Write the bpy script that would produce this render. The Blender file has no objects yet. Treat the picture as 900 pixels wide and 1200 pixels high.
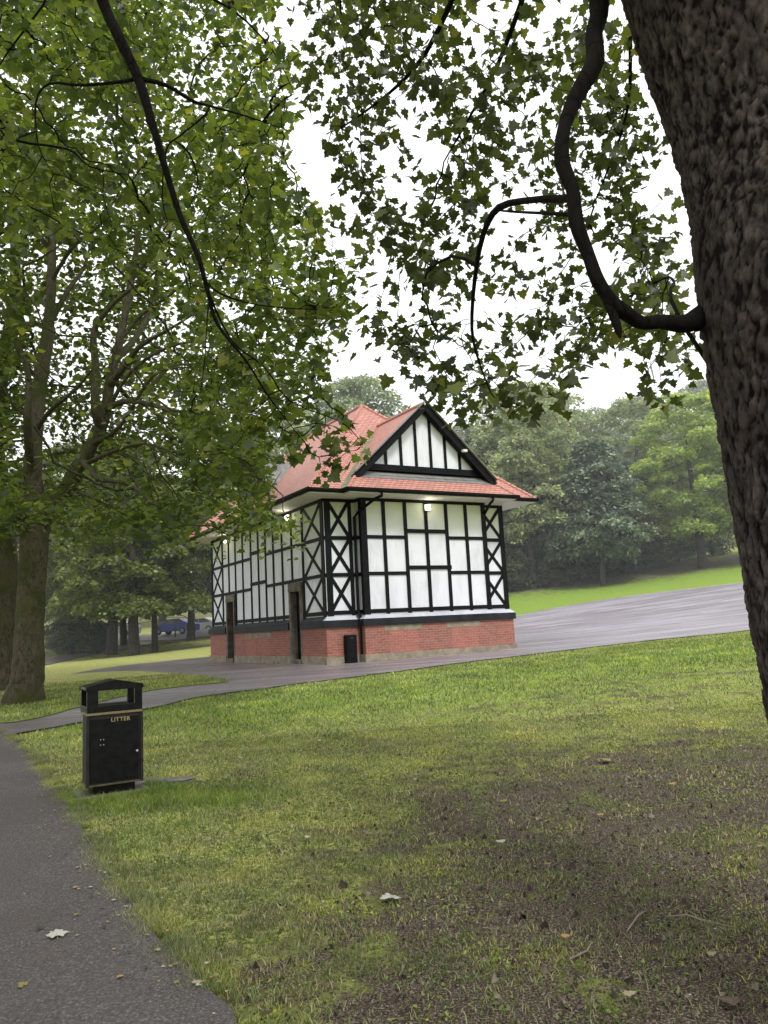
import bpy, math, random
import numpy as np
from mathutils import noise, Vector
rng = np.random.default_rng(7); random.seed(7)
C = bpy.context.scene.collection
# ------------------------------------------------------------------ camera
F_PX = 917.4; PITCH = math.radians(8.416); ROLL = math.radians(-2.97); EYE = 1.5
cp, sp = math.cos(PITCH), math.sin(PITCH)
FW = np.array([0, cp, sp]); U0 = np.array([0, -sp, cp]); R0 = np.array([1., 0, 0])
RT = math.cos(ROLL)*R0 + math.sin(ROLL)*U0; UP = -math.sin(ROLL)*R0 + math.cos(ROLL)*U0
CAM = np.array([0, 0, EYE])
def ray(px, py):
    d = FW + RT*(px-450)/F_PX + UP*(600-py)/F_PX
    return d/d[1]
def at(px, py, Y): return CAM + ray(px, py)*Y
def proj(P):
    P = np.asarray(P)-CAM; z = P@FW; z = np.where(abs(z) < 1e-6, 1e-6, z)
    return 450+F_PX*(P@RT)/z, 600-F_PX*(P@UP)/z, z
cam = bpy.data.cameras.new('camera'); co = bpy.data.objects.new('camera', cam); C.objects.link(co)
cam.sensor_fit = 'VERTICAL'; cam.sensor_height = 24; cam.lens = 24*F_PX/1200; cam.clip_end = 3000; cam.clip_start = .05
from mathutils import Matrix
m = Matrix.Identity(4)
for i in range(3):
    m[i][0] = RT[i]; m[i][1] = UP[i]; m[i][2] = -FW[i]; m[i][3] = CAM[i]
co.matrix_world = m
bpy.context.scene.camera = co
# ------------------------------------------------------------------ materials
def mat(name, rough=.8, spec=.3):
    M = bpy.data.materials.new(name); M.use_nodes = True; nt = M.node_tree; b = nt.nodes['Principled BSDF']
    b.inputs['Roughness'].default_value = rough; b.inputs['Specular IOR Level'].default_value = spec
    return M, nt, b
def N(nt, t, **k):
    n = nt.nodes.new(t)
    for a, v in k.items():
        if a in n.inputs.keys(): n.inputs[a].default_value = v
        else: setattr(n, a, v)
    return n
def ramp(nt, fac, stops, interp='LINEAR'):
    r = nt.nodes.new('ShaderNodeValToRGB'); r.color_ramp.interpolation = interp
    e = r.color_ramp.elements
    while len(e) < len(stops): e.new(.5)
    for i, (p, c) in enumerate(stops):
        e[i].position = p; e[i].color = (*c, 1) if len(c) == 3 else c
    nt.links.new(fac, r.inputs[0]); return r.outputs[0]
def noi(nt, vec, scale, detail=4, rough=.55, dist=0):
    n = nt.nodes.new('ShaderNodeTexNoise'); n.inputs['Scale'].default_value = scale
    n.inputs['Detail'].default_value = detail; n.inputs['Roughness'].default_value = rough; n.inputs['Distortion'].default_value = dist
    nt.links.new(vec, n.inputs['Vector']); return n.outputs['Fac']
def mapping(nt, vec, scale=(1, 1, 1), rot=(0, 0, 0)):
    n = nt.nodes.new('ShaderNodeMapping'); n.inputs['Scale'].default_value = scale; n.inputs['Rotation'].default_value = rot
    nt.links.new(vec, n.inputs['Vector']); return n.outputs[0]
def mix(nt, fac, a, b, mode='MIX'):
    n = nt.nodes.new('ShaderNodeMix'); n.data_type = 'RGBA'; n.blend_type = mode
    for s, v in ((n.inputs[0], fac), (n.inputs[6], a), (n.inputs[7], b)):
        if isinstance(v, (int, float)): s.default_value = v
        elif isinstance(v, tuple): s.default_value = (*v, 1)
        else: nt.links.new(v, s)
    return n.outputs[2]
def mth(nt, op, a, b=None, c=None):
    n = nt.nodes.new('ShaderNodeMath'); n.operation = op
    for s, v in zip(n.inputs, (a, b, c)):
        if v is None: continue
        if isinstance(v, (int, float)): s.default_value = v
        else: nt.links.new(v, s)
    return n.outputs[0]
def bump(nt, b, h, strength=.5, dist=.01, prev=None):
    n = nt.nodes.new('ShaderNodeBump'); n.inputs['Strength'].default_value = strength; n.inputs['Distance'].default_value = dist
    nt.links.new(h, n.inputs['Height'])
    if prev is not None: nt.links.new(prev, n.inputs['Normal'])
    nt.links.new(n.outputs[0], b.inputs['Normal']); return n.outputs[0]
def geo(nt): return nt.nodes.new('ShaderNodeNewGeometry').outputs['Position']
def objc(nt): return nt.nodes.new('ShaderNodeTexCoord').outputs['Object']
def uvc(nt): return nt.nodes.new('ShaderNodeTexCoord').outputs['UV']
def link(nt, a, b): nt.links.new(a, b)

def m_mottled(name, c1, c2, scale=3, rough=.8, spec=.3, bs=None, bd=.01, bscale=40, coord='obj'):
    M, nt, b = mat(name, rough, spec); v = objc(nt) if coord == 'obj' else geo(nt)
    n1 = noi(nt, v, scale, 6, .6); link(nt, ramp(nt, n1, [(.3, c1), (.7, c2)]), b.inputs['Base Color'])
    if bs: bump(nt, b, noi(nt, v, bscale, 5, .6), bs, bd)
    return M
# grass ground
M_GROUND, nt, b = mat('lawn', .95, .1)
v = geo(nt); at_ = nt.nodes.new('ShaderNodeAttribute'); at_.attribute_name = 'dirt'; dirt = at_.outputs['Fac']
big = noi(nt, v, .35, 4); med = noi(nt, v, 2.2, 6, .65); fine = noi(nt, v, 30, 6, .75); vf = noi(nt, v, 95, 3, .8)
g1 = ramp(nt, fine, [(.38, (.04, .048, .016)), (.5, (.25, .29, .065)), (.62, (.60, .63, .20))])
g2 = ramp(nt, fine, [(.38, (.05, .042, .022)), (.5, (.34, .30, .13)), (.62, (.75, .66, .36))])
gg = mix(nt, ramp(nt, med, [(.42, (0, 0, 0)), (.62, (.8, .8, .8))]), g1, g2)
att2 = nt.nodes.new('ShaderNodeAttribute'); att2.attribute_name = 'lush'
gg = mix(nt, mth(nt, 'MULTIPLY', att2.outputs['Fac'], .85), gg, ramp(nt, fine, [(.36, (.06, .11, .015)), (.52, (.22, .36, .04)), (.66, (.38, .52, .09))]))
soil = ramp(nt, vf, [(.36, (.014, .010, .008)), (.5, (.098, .074, .056)), (.58, (.19, .15, .115)), (.67, (.50, .43, .35))])
dm = mth(nt, 'ADD', mth(nt, 'MULTIPLY', dirt, .66), mth(nt, 'MULTIPLY_ADD', med, 2.0, -1.03))
dm = mth(nt, 'ADD', dm, mth(nt, 'MULTIPLY_ADD', fine, 2.2, -1.1))
dmask = ramp(nt, dm, [(.30, (0, 0, 0)), (.55, (1, 1, 1))])
link(nt, mix(nt, dmask, gg, soil), b.inputs['Base Color'])
bump(nt, b, mth(nt, 'ADD', fine, vf), .8, .02)
# asphalt
def m_asphalt(name, c1, c2, rough, streak):
    M, nt, b = mat(name, rough, .4); v = geo(nt)
    a = noi(nt, v, 75, 3, .8); bb = noi(nt, v, .8, 6, .65); s = noi(nt, mapping(nt, v, (.10, .9, 1), (0, 0, math.radians(-12))), 1.4, 5, .6, .6)
    base = ramp(nt, a, [(.34, tuple(x*.35 for x in c1)), (.48, c1), (.58, c2), (.70, tuple(min(1, x*2.6) for x in c2))])
    base = mix(nt, ramp(nt, bb, [(.35, (0, 0, 0)), (.7, (.55, .55, .55))]), base, tuple(x*.55 for x in c1))
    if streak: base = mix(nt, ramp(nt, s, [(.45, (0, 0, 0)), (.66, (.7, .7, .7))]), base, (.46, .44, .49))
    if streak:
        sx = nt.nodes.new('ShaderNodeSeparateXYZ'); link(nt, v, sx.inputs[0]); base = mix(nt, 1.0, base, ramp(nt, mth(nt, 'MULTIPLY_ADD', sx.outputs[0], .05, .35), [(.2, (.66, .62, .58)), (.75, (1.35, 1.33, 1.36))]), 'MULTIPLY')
    else:
        pn = noi(nt, v, 3.2, 6, .7); base = mix(nt, ramp(nt, pn, [(.60, (0,)*3), (.70, (.5,)*3)]), base, (.12, .085, .055))
    link(nt, base, b.inputs['Base Color'])
    rr = ramp(nt, s if streak else bb, [(.35, (rough*1.0,)*3), (.65, (rough*(.62 if streak else .85),)*3)]); link(nt, rr, b.inputs['Roughness'])
    bump(nt, b, a, .7, .006); return M
M_PATH = m_asphalt('path_asphalt', (.084, .073, .069), (.13, .117, .112), .85, False)
M_TAR = m_asphalt('wet_tarmac', (.20, .180, .198), (.27, .245, .27), .42, True)  # lilac tone, pale streaks and brighter right side paint in reflected sky
# brick
def m_brick(name, c1, c2, mort, bw=.225, rh=.075):
    M, nt, b = mat(name, .85, .2); u = uvc(nt)
    br = nt.nodes.new('ShaderNodeTexBrick'); br.inputs['Scale'].default_value = 1; br.inputs['Brick Width'].default_value = bw
    br.inputs['Row Height'].default_value = rh; br.inputs['Mortar Size'].default_value = .006; br.inputs['Mortar Smooth'].default_value = .3
    br.inputs['Color1'].default_value = (*c1, 1); br.inputs['Color2'].default_value = (*c2, 1); br.inputs['Mortar'].default_value = (*mort, 1)
    br.inputs['Bias'].default_value = 0
    link(nt, u, br.inputs['Vector'])
    n = noi(nt, u, 14, 5, .7); n2 = noi(nt, u, .9, 5)
    col = mix(nt, ramp(nt, n, [(.35, (.75,)*3), (.65, (0,)*3)]), br.outputs['Color'], (c1[0]*.55, c1[1]*.6, c1[2]*.65))
    col = mix(nt, ramp(nt, n2, [(.4, (0,)*3), (.75, (.5,)*3)]), col, (.2, .13, .11))
    link(nt, col, b.inputs['Base Color']); bump(nt, b, mth(nt, 'MULTIPLY_ADD', n, .2, br.outputs['Fac']) , -.5, .006); return M
M_BRICK = m_brick('red_brick', (.40, .145, .105), (.25, .085, .065), (.40, .33, .28))
M_BRICK2 = m_brick('pale_brick', (.45, .165, .12), (.35, .115, .085), (.40, .32, .28))
# roof tiles
M_ROOF, nt, b = mat('clay_tiles', .62, .35); u = uvc(nt)
br = nt.nodes.new('ShaderNodeTexBrick'); br.inputs['Scale'].default_value = 1; br.inputs['Brick Width'].default_value = .20
br.inputs['Row Height'].default_value = .125; br.inputs['Mortar Size'].default_value = .010; br.inputs['Mortar Smooth'].default_value = .1
br.inputs['Color1'].default_value = (.58, .27, .205, 1); br.inputs['Color2'].default_value = (.47, .205, .16, 1); br.inputs['Mortar'].default_value = (.16, .065, .055, 1)
link(nt, u, br.inputs['Vector']); n = noi(nt, u, 1.1, 6, .6); n2 = noi(nt, u, 22, 4, .7)
col = mix(nt, ramp(nt, n2, [(.35, (.5,)*3), (.62, (0,)*3)]), br.outputs['Color'], (.34, .16, .14))
col = mix(nt, ramp(nt, n, [(.52, (0,)*3), (.8, (.5,)*3)]), col, (.20, .17, .13))
link(nt, col, b.inputs['Base Color'])
sx = nt.nodes.new('ShaderNodeSeparateXYZ'); link(nt, u, sx.inputs[0])
saw = mth(nt, 'FRACT', mth(nt, 'DIVIDE', sx.outputs[1], .125))
bump(nt, b, mth(nt, 'ADD', mth(nt, 'MULTIPLY', saw, -1.0), mth(nt, 'MULTIPLY', br.outputs['Fac'], -.7)), .9, .015)
M_RENDER, nt, b = mat('white_render', .8, .25); v = objc(nt)
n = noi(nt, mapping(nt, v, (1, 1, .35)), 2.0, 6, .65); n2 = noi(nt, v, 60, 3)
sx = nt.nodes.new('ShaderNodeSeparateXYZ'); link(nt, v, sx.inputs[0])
g = ramp(nt, mth(nt, 'MULTIPLY_ADD', n, .7, mth(nt, 'MULTIPLY', mth(nt, 'SUBTRACT', sx.outputs[2], 3.6), .55)), [(.30, (0,)*3), (.85, (.9,)*3)])  # olive tint towards the eaves: moss plus painted-in shade and lamp light
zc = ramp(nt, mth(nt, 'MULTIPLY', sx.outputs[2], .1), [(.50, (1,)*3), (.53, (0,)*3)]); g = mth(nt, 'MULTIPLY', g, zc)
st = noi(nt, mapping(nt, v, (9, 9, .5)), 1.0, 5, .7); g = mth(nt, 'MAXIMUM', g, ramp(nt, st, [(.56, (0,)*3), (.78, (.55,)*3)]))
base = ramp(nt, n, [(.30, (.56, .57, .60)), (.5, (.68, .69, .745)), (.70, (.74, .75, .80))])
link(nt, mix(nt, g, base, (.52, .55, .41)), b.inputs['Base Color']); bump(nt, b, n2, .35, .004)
M_BLACK = m_mottled('black_paint', (.003, .003, .004), (.009, .009, .011), 6, .6, .12, .25, .004, 30)
M_BLACK2 = m_mottled('faded_black_paint', (.008, .009, .011), (.024, .026, .032), 2.5, .6, .2, .3, .004, 25)
M_LEAD = m_mottled('lead_flashing', (.36, .36, .40), (.56, .56, .64), 2, .45, .4, .2, .004, 20)
M_LEADD = m_mottled('grey_lead', (.13, .13, .13), (.24, .235, .22), 4, .6, .3, .4, .006, 20)
M_MOSS = m_mottled('mossy_lead', (.10, .13, .03), (.27, .26, .22), 5, .9, .1, .6, .02, 25)
M_SOFFIT = m_mottled('soffit_paint', (.55, .53, .47), (.70, .68, .62), 2, .6)
M_STONE = m_mottled('weathered_stone', (.17, .145, .105), (.32, .28, .21), 5, .9, .2, .5, .01, 30)
M_STONED = m_mottled('dark_stone', (.07, .062, .05), (.20, .18, .145), 4, .9, .2, .5, .01, 30)
M_DOOR = m_mottled('door_paint', (.004, .005, .009), (.008, .009, .015), 3, .5, .15)
M_CONC = m_mottled('old_concrete', (.10, .09, .085), (.20, .19, .185), 7, .9, .2, .6, .01, 40)
M_BINB = m_mottled('bin_black', (.002, .002, .003), (.011, .011, .013), 14, .3, .22, .15, .002, 60)
M_BINS = m_mottled('bin_side', (.012, .011, .010), (.035, .032, .027), 8, .5, .2, .2, .002, 60)
M_GOLD = m_mottled('dull_gold', (.16, .125, .055), (.27, .22, .11), 20, .5, .5)
M_DULL = m_mottled('worn_gold', (.05, .042, .025), (.12, .10, .05), 25, .6)
M_GLETT = m_mottled('gold_lettering', (.26, .21, .10), (.36, .29, .15), 20, .5, .4)
M_WHITE = m_mottled('white_plastic', (.6, .6, .58), (.75, .75, .72), 6, .4)
M_LAMP, nt, b = mat('lamp_glow'); b.inputs['Emission Color'].default_value = (1, .95, .82, 1); b.inputs['Emission Strength'].default_value = 5; b.inputs['Base Color'].default_value = (.9, .9, .85, 1)

def m_bark(name, c0, c1, c2, zs=.22, scale=7, strength=1, moss=0, dist=.03, crack=.3, ns=9, fl=None):
    M, nt, b = mat(name, .95, .1); v = objc(nt); mv = mapping(nt, v, (1, 1, zs))
    vo = nt.nodes.new('ShaderNodeTexVoronoi'); vo.feature = 'DISTANCE_TO_EDGE'; vo.inputs['Scale'].default_value = scale
    nz = nt.nodes.new('ShaderNodeTexNoise'); nz.inputs['Scale'].default_value = 3; nz.inputs['Detail'].default_value = 5; link(nt, mv, nz.inputs['Vector'])
    wv = mix(nt, .18, mv, nz.outputs['Color'], 'ADD'); link(nt, wv, vo.inputs['Vector'])
    n1 = noi(nt, mapping(nt, v, (1, 1, .4)), ns, 9, .8, .6); n2 = noi(nt, v, 1.6, 4)
    h = mth(nt, 'ADD', mth(nt, 'MULTIPLY', ramp(nt, vo.outputs['Distance'], [(0, (0,)*3), (.12, (1,)*3)]), crack), n1)
    col = ramp(nt, h, [(.38+crack*.4, c0), (.50+crack*.8, tuple((p+q)/2 for p, q in zip(c0, c1))), (.68+crack*.9, c1)]); col = mix(nt, ramp(nt, n2, [(.45, (0,)*3), (.65, (.7,)*3)]), col, c2)
    if moss:
        n3 = noi(nt, v, 1.2, 5, .7); col = mix(nt, ramp(nt, n3, [(.48, (0,)*3), (.62, (moss,)*3)]), col, (.045, .06, .014))
    link(nt, col, b.inputs['Base Color']); bump(nt, b, h, strength, dist); return M
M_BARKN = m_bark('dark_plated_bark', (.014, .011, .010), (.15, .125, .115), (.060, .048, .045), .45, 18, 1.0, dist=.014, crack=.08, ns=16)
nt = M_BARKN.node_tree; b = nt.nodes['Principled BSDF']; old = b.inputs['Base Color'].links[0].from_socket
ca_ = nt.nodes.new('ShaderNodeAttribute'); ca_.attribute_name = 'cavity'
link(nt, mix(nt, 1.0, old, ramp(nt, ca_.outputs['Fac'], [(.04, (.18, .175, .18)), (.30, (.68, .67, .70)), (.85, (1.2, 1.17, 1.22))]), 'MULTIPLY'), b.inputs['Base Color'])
M_BARKL = m_bark('mossy_bark', (.026, .022, .015), (.14, .122, .085), (.085, .08, .045), .35, 20, .9, .8, crack=.12, ns=12)
M_LIMB = m_bark('dark_limb_bark', (.004, .0035, .003), (.016, .013, .011), (.010, .009, .007), .4, 14, .6)
M_BARKF = m_bark('grey_bark', (.03, .026, .022), (.09, .08, .066), (.07, .066, .05), .3, 6, .5)

def m_leaf(name, c1, c2, c3, trans=.35, tcol=None, rough=.6):
    M = bpy.data.materials.new(name); M.use_nodes = True; nt = M.node_tree; nt.nodes.clear()
    o = nt.nodes.new('ShaderNodeOutputMaterial'); g = nt.nodes.new('ShaderNodeNewGeometry')
    col = ramp(nt, g.outputs['Random Per Island'], [(0, c1), (.5, c2), (.93, c3), (1, tuple(min(1, x) for x in (c3[0]*1.35, c3[1]*1.08, c3[2])))])
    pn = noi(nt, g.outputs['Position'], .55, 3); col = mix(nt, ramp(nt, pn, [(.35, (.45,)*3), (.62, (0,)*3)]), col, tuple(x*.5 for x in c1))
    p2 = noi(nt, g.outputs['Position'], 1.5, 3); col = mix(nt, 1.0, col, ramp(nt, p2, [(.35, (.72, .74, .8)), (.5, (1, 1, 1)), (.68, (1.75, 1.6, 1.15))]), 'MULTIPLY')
    d = nt.nodes.new('ShaderNodeBsdfDiffuse'); t = nt.nodes.new('ShaderNodeBsdfTranslucent'); gl = nt.nodes.new('ShaderNodeBsdfGlossy')
    gl.inputs['Roughness'].default_value = .45
    tc = mix(nt, 1.0, col, tcol or (1.36, 1.42, .62), 'MULTIPLY')
    link(nt, col, d.inputs[0]); link(nt, tc, t.inputs[0])
    m1 = nt.nodes.new('ShaderNodeMixShader'); m1.inputs[0].default_value = trans; link(nt, d.outputs[0], m1.inputs[1]); link(nt, t.outputs[0], m1.inputs[2])
    m2 = nt.nodes.new('ShaderNodeMixShader'); m2.inputs[0].default_value = .05; link(nt, m1.outputs[0], m2.inputs[1]); link(nt, gl.outputs[0], m2.inputs[2])
    link(nt, m2.outputs[0], o.inputs[0]); return M
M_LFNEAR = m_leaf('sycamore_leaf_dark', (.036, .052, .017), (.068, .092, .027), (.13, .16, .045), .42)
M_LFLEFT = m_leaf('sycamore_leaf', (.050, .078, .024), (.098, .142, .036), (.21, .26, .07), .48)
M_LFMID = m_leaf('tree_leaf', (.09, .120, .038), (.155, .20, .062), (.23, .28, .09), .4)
M_LFDARK = m_leaf('dark_leaf', (.05, .075, .035), (.095, .13, .06), (.15, .19, .10), .35)  # darker green leaves for bushes and some background trees
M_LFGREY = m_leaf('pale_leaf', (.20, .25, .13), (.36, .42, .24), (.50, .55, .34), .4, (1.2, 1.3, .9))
M_LFHAZE = m_leaf('hazy_leaf', (.20, .26, .15), (.32, .39, .24), (.42, .47, .32), .35, (1.1, 1.2, .9))  # far leaves, distance haze put into their paler colour
M_LFLIME = m_leaf('lime_leaf', (.24, .33, .09), (.38, .47, .15), (.50, .58, .22), .45, (1.3, 1.4, .8))
M_LFCHEST = m_leaf('chestnut_leaf', (.085, .125, .085), (.16, .215, .14), (.30, .37, .27), .25, (1.1, 1.25, .9))
M_BLADE = m_leaf('grass_blade', (.075, .105, .026), (.20, .26, .07), (.50, .48, .28), .35)
M_LUSH = m_leaf('lush_blade', (.10, .17, .022), (.19, .28, .04), (.33, .39, .10), .38)
def m_flat(name, cs, rough=.8):
    M, nt, b = mat(name, rough, .2); g = nt.nodes.new('ShaderNodeNewGeometry'); k = len(cs); link(nt, ramp(nt, g.outputs['Random Per Island'], [(i/(k), c) for i, c in enumerate(cs)], 'CONSTANT'), b.inputs['Base Color']); return M
# ------------------------------------------------------------------ object helpers
def tag(o, label=None, cat=None, group=None, kind=None):
    if label: o['label'] = label
    if cat: o['category'] = cat
    if group: o['group'] = group
    if kind: o['kind'] = kind
    return o
def empty(name, loc, rz=0):
    o = bpy.data.objects.new(name, None); C.objects.link(o); o.location = tuple(float(x) for x in loc); o.rotation_euler = (0, 0, rz); o.empty_display_size = .2; return o
def link_mesh(name, me, parent=None, loc=None):
    o = bpy.data.objects.new(name, me); C.objects.link(o)
    if parent is not None: o.parent = parent
    if loc is not None: o.location = loc
    return o
def np_mesh(name, V, Fc, material, parent=None, smooth=False, loc=None):
    """V (n,3); Fc (m,k) equal-sized faces"""
    me = bpy.data.meshes.new(name); V = np.ascontiguousarray(V, dtype=np.float32); Fc = np.ascontiguousarray(Fc, dtype=np.int32)
    m_, k = Fc.shape
    me.vertices.add(len(V)); me.vertices.foreach_set('co', V.ravel())
    me.loops.add(m_*k); me.loops.foreach_set('vertex_index', Fc.ravel())
    me.polygons.add(m_); me.polygons.foreach_set('loop_start', np.arange(0, m_*k, k, dtype=np.int32))
    try: me.polygons.foreach_set('loop_total', np.full(m_, k, dtype=np.int32))
    except Exception: pass
    if smooth: me.polygons.foreach_set('use_smooth', np.ones(m_, dtype=bool))
    me.update(calc_edges=True); me.validate()
    me.materials.append(material)
    return link_mesh(name, me, parent, loc)
class MB:
    def __init__(s): s.v = []; s.f = []; s.uv = []
    def face(s, pts, uv=None):
        i = len(s.v); s.v += [tuple(map(float, p)) for p in pts]; s.f.append(tuple(range(i, i+len(pts))))
        if uv is None:
            a, b_, c = (Vector(pts[k]) for k in (0, 1, 2)); n = (b_-a).cross(c-a)
            if n.length < 1e-12: uv = [(0, 0)]*len(pts)
            else:
                n.normalize()
                if abs(n.z) > .95: uv = [(p[0], p[1]) for p in pts]
                else:
                    h = Vector((0, 0, 1)).cross(n).normalized(); t = n.cross(h)
                    uv = [(Vector(p).dot(h), Vector(p).dot(t)) for p in pts]
        s.uv += uv
    def hexa(s, p):   # p: 8 pts, bottom 0-3 ccw, top 4-7
        for q in ((3, 2, 1, 0), (4, 5, 6, 7), (0, 1, 5, 4), (1, 2, 6, 5), (2, 3, 7, 6), (3, 0, 4, 7)): s.face([p[k] for k in q])
        return s
    def box(s, x0, x1, y0, y1, z0, z1):
        if x0 > x1: x0, x1 = x1, x0
        if y0 > y1: y0, y1 = y1, y0
        return s.hexa([(x0, y0, z0), (x1, y0, z0), (x1, y1, z0), (x0, y1, z0), (x0, y0, z1), (x1, y0, z1), (x1, y1, z1), (x0, y1, z1)])
    def bar(s, a, b, w, t, nrm):
        """a board from a to b, width w in plane, thickness t along nrm (outwards)"""
        a = Vector(a); b = Vector(b); n = Vector(nrm).normalized(); d = (b-a).normalized(); sd = n.cross(d).normalized()*w/2*(1.0 if .05 < w < .16 else 1); n = n*t
        return s.hexa([a-sd, a+sd, b+sd, b-sd, a-sd+n, a+sd+n, b+sd+n, b-sd+n])
    def tube(s, pts, r, k=10):
        pts = [Vector(p) for p in pts]; rings = []
        for i, p in enumerate(pts):
            d = (pts[min(i+1, len(pts)-1)]-pts[max(i-1, 0)]).normalized()
            h = d.cross(Vector((0, 0, 1)) if abs(d.z) < .9 else Vector((1, 0, 0))).normalized(); t = d.cross(h)
            rr = r[i] if isinstance(r, (list, tuple)) else r
            rings.append([p+h*rr*math.cos(2*math.pi*j/k)+t*rr*math.sin(2*math.pi*j/k) for j in range(k)])
        for i in range(len(rings)-1):
            for j in range(k): s.face([rings[i][j], rings[i][(j+1) % k], rings[i+1][(j+1) % k], rings[i+1][j]])
        s.face(rings[0][::-1]); s.face(rings[-1]); return s
    def build(s, name, material, parent=None, bevel=0, smooth=False):
        me = bpy.data.meshes.new(name); me.from_pydata(s.v, [], s.f)
        ul = me.uv_layers.new(name='UVMap'); flat = [c for q in s.uv for c in q]; ul.data.foreach_set('uv', flat)
        me.materials.append(material)
        if bevel or smooth:
            import bmesh
            bm = bmesh.new(); bm.from_mesh(me); bmesh.ops.remove_doubles(bm, verts=bm.verts, dist=1e-5); bm.normal_update(); bm.to_mesh(me); bm.free()
        if smooth: me.polygons.foreach_set('use_smooth', [True]*len(me.polygons))
        o = link_mesh(name, me, parent)
        if bevel:
            md = o.modifiers.new('bevel', 'BEVEL'); md.width = bevel; md.segments = 2; md.limit_method = 'ANGLE'
        return o
# ------------------------------------------------------------------ terrain
CPs = np.array([(0,0,0),(-5,0,0),(5,0,.05),(0,8,.05),(-4,8,0),(5,8,.15),(0,15,.28),(-8,17,.24),(8,16,.5),(-1.8,22,.50),(4,26.5,.58),(-7.2,32.3,.50),(0,32,.6),(-4,38,.6),
 (11,24,.85),(22,50,3.2),(8,50,1.88),(16,60,3.9),(11,60,3.8),(35,65,6.3),(-17,52,.63),(-22,80,2.2),(-30,40,.3),(-9,45,.95),(-60,60,.5),(0,80,4.5),(40,85,9),(0,110,8),(60,110,15),(-60,120,4),
 (20,130,16),(80,60,10),(30,20,1.7),(60,20,3.5),(0,-20,-.2),(-30,-10,0),(30,-10,.3),(-30,15,0),(-15,25,.2),(0,220,22),(120,220,32),(-120,220,8),(300,0,12),(-300,0,0),(300,300,40),(-300,300,8),(0,-300,0),(300,-300,5),(-300,-300,0),(0,400,30)], float)
def _phi(r2): return np.where(r2 > 0, .5*r2*np.log(r2+1e-12), 0)
_n = len(CPs); _D = ((CPs[:, None, :2]-CPs[None, :, :2])**2).sum(-1); _K = np.zeros((_n+3, _n+3)); _K[:_n, :_n] = _phi(_D)+np.eye(_n)*4
_K[:_n, _n] = 1; _K[:_n, _n+1:] = CPs[:, :2]; _K[_n:, :_n] = _K[:_n, _n:].T
_W = np.linalg.solve(_K, np.r_[CPs[:, 2], 0, 0, 0])
def gz(x, y):
    x = np.asarray(x, float); y = np.asarray(y, float); s = x.shape; x = x.ravel(); y = y.ravel(); out = np.empty(len(x))
    for i in range(0, len(x), 50000):
        X, Y = x[i:i+50000], y[i:i+50000]
        r2 = (X[:, None]-CPs[None, :, 0])**2+(Y[:, None]-CPs[None, :, 1])**2
        out[i:i+50000] = _phi(r2)@_W[:_n]+_W[_n]+_W[_n+1]*X+_W[_n+2]*Y
    return out.reshape(s) if s else float(out[0])
def ground(px, py, ymin=1.0, ymax=300):
    r = ray(px, py); Y = ymin
    while Y < ymax:
        p = CAM+r*Y
        if p[2] <= gz(p[0], p[1]):
            lo, hi = Y-max(.02, Y*.01), Y
            for _ in range(20):
                mid = (lo+hi)/2; p = CAM+r*mid
                if p[2] <= gz(p[0], p[1]): hi = mid
                else: lo = mid
            p = CAM+r*hi; return np.array([p[0], p[1], gz(p[0], p[1])])
        Y += max(.02, Y*.01)
    p = CAM+r*60; return np.array([p[0], p[1], gz(p[0], p[1])])
def gpts(l, **k): return [ground(x, y, **k)[:2] for x, y in l]
def resample(pts, n):
    P = np.array(pts, float)
    # chaikin for smoothness
    for _ in range(2):
        Q = [P[0]]
        for a, b_ in zip(P[:-1], P[1:]): Q += [a*.75+b_*.25, a*.25+b_*.75]
        P = np.array(Q+[P[-1]])
    s = np.r_[0, np.cumsum(np.linalg.norm(np.diff(P, axis=0), axis=1))]; t = np.linspace(0, s[-1], n)
    return np.c_[np.interp(t, s, P[:, 0]), np.interp(t, s, P[:, 1])]
def nz2(x, y, s, o=0): return noise.noise(Vector((x*s, y*s, o)))
def strip(name, A, B, material, off, n=240, mcross=24, wob=.06, label=None):
    A = resample(A, n); B = resample(B, n)
    for Pn in (A, B):
        for i in range(n):
            Pn[i] += wob*np.array([nz2(*Pn[i], 1.6, 3)+.5*nz2(*Pn[i], 6, 5), nz2(*Pn[i], 1.6, 9)+.5*nz2(*Pn[i], 6, 8)])
    t = np.linspace(0, 1, mcross)[None, :, None]; G_ = A[:, None]*(1-t)+B[:, None]*t
    z = gz(G_[..., 0], G_[..., 1])+off; V = np.dstack([G_, z]).reshape(-1, 3)
    i, j = np.meshgrid(np.arange(n-1), np.arange(mcross-1), indexing='ij'); a = (i*mcross+j).ravel()
    Fc = np.c_[a, a+mcross, a+mcross+1, a+1]
    o = np_mesh(name, V, Fc, material, smooth=True); o['kind'] = 'structure'
    poly = np.r_[A, B[::-1]]; return o, poly
def inpoly(x, y, poly):
    inside = np.zeros(x.shape, bool); n = len(poly); j = n-1
    for i in range(n):
        xi, yi = poly[i]; xj, yj = poly[j]
        if yi != yj:
            c = ((yi > y) != (yj > y)) & (x < (xj-xi)*(y-yi)/(yj-yi)+xi); inside ^= c
        j = i
    return inside
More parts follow.
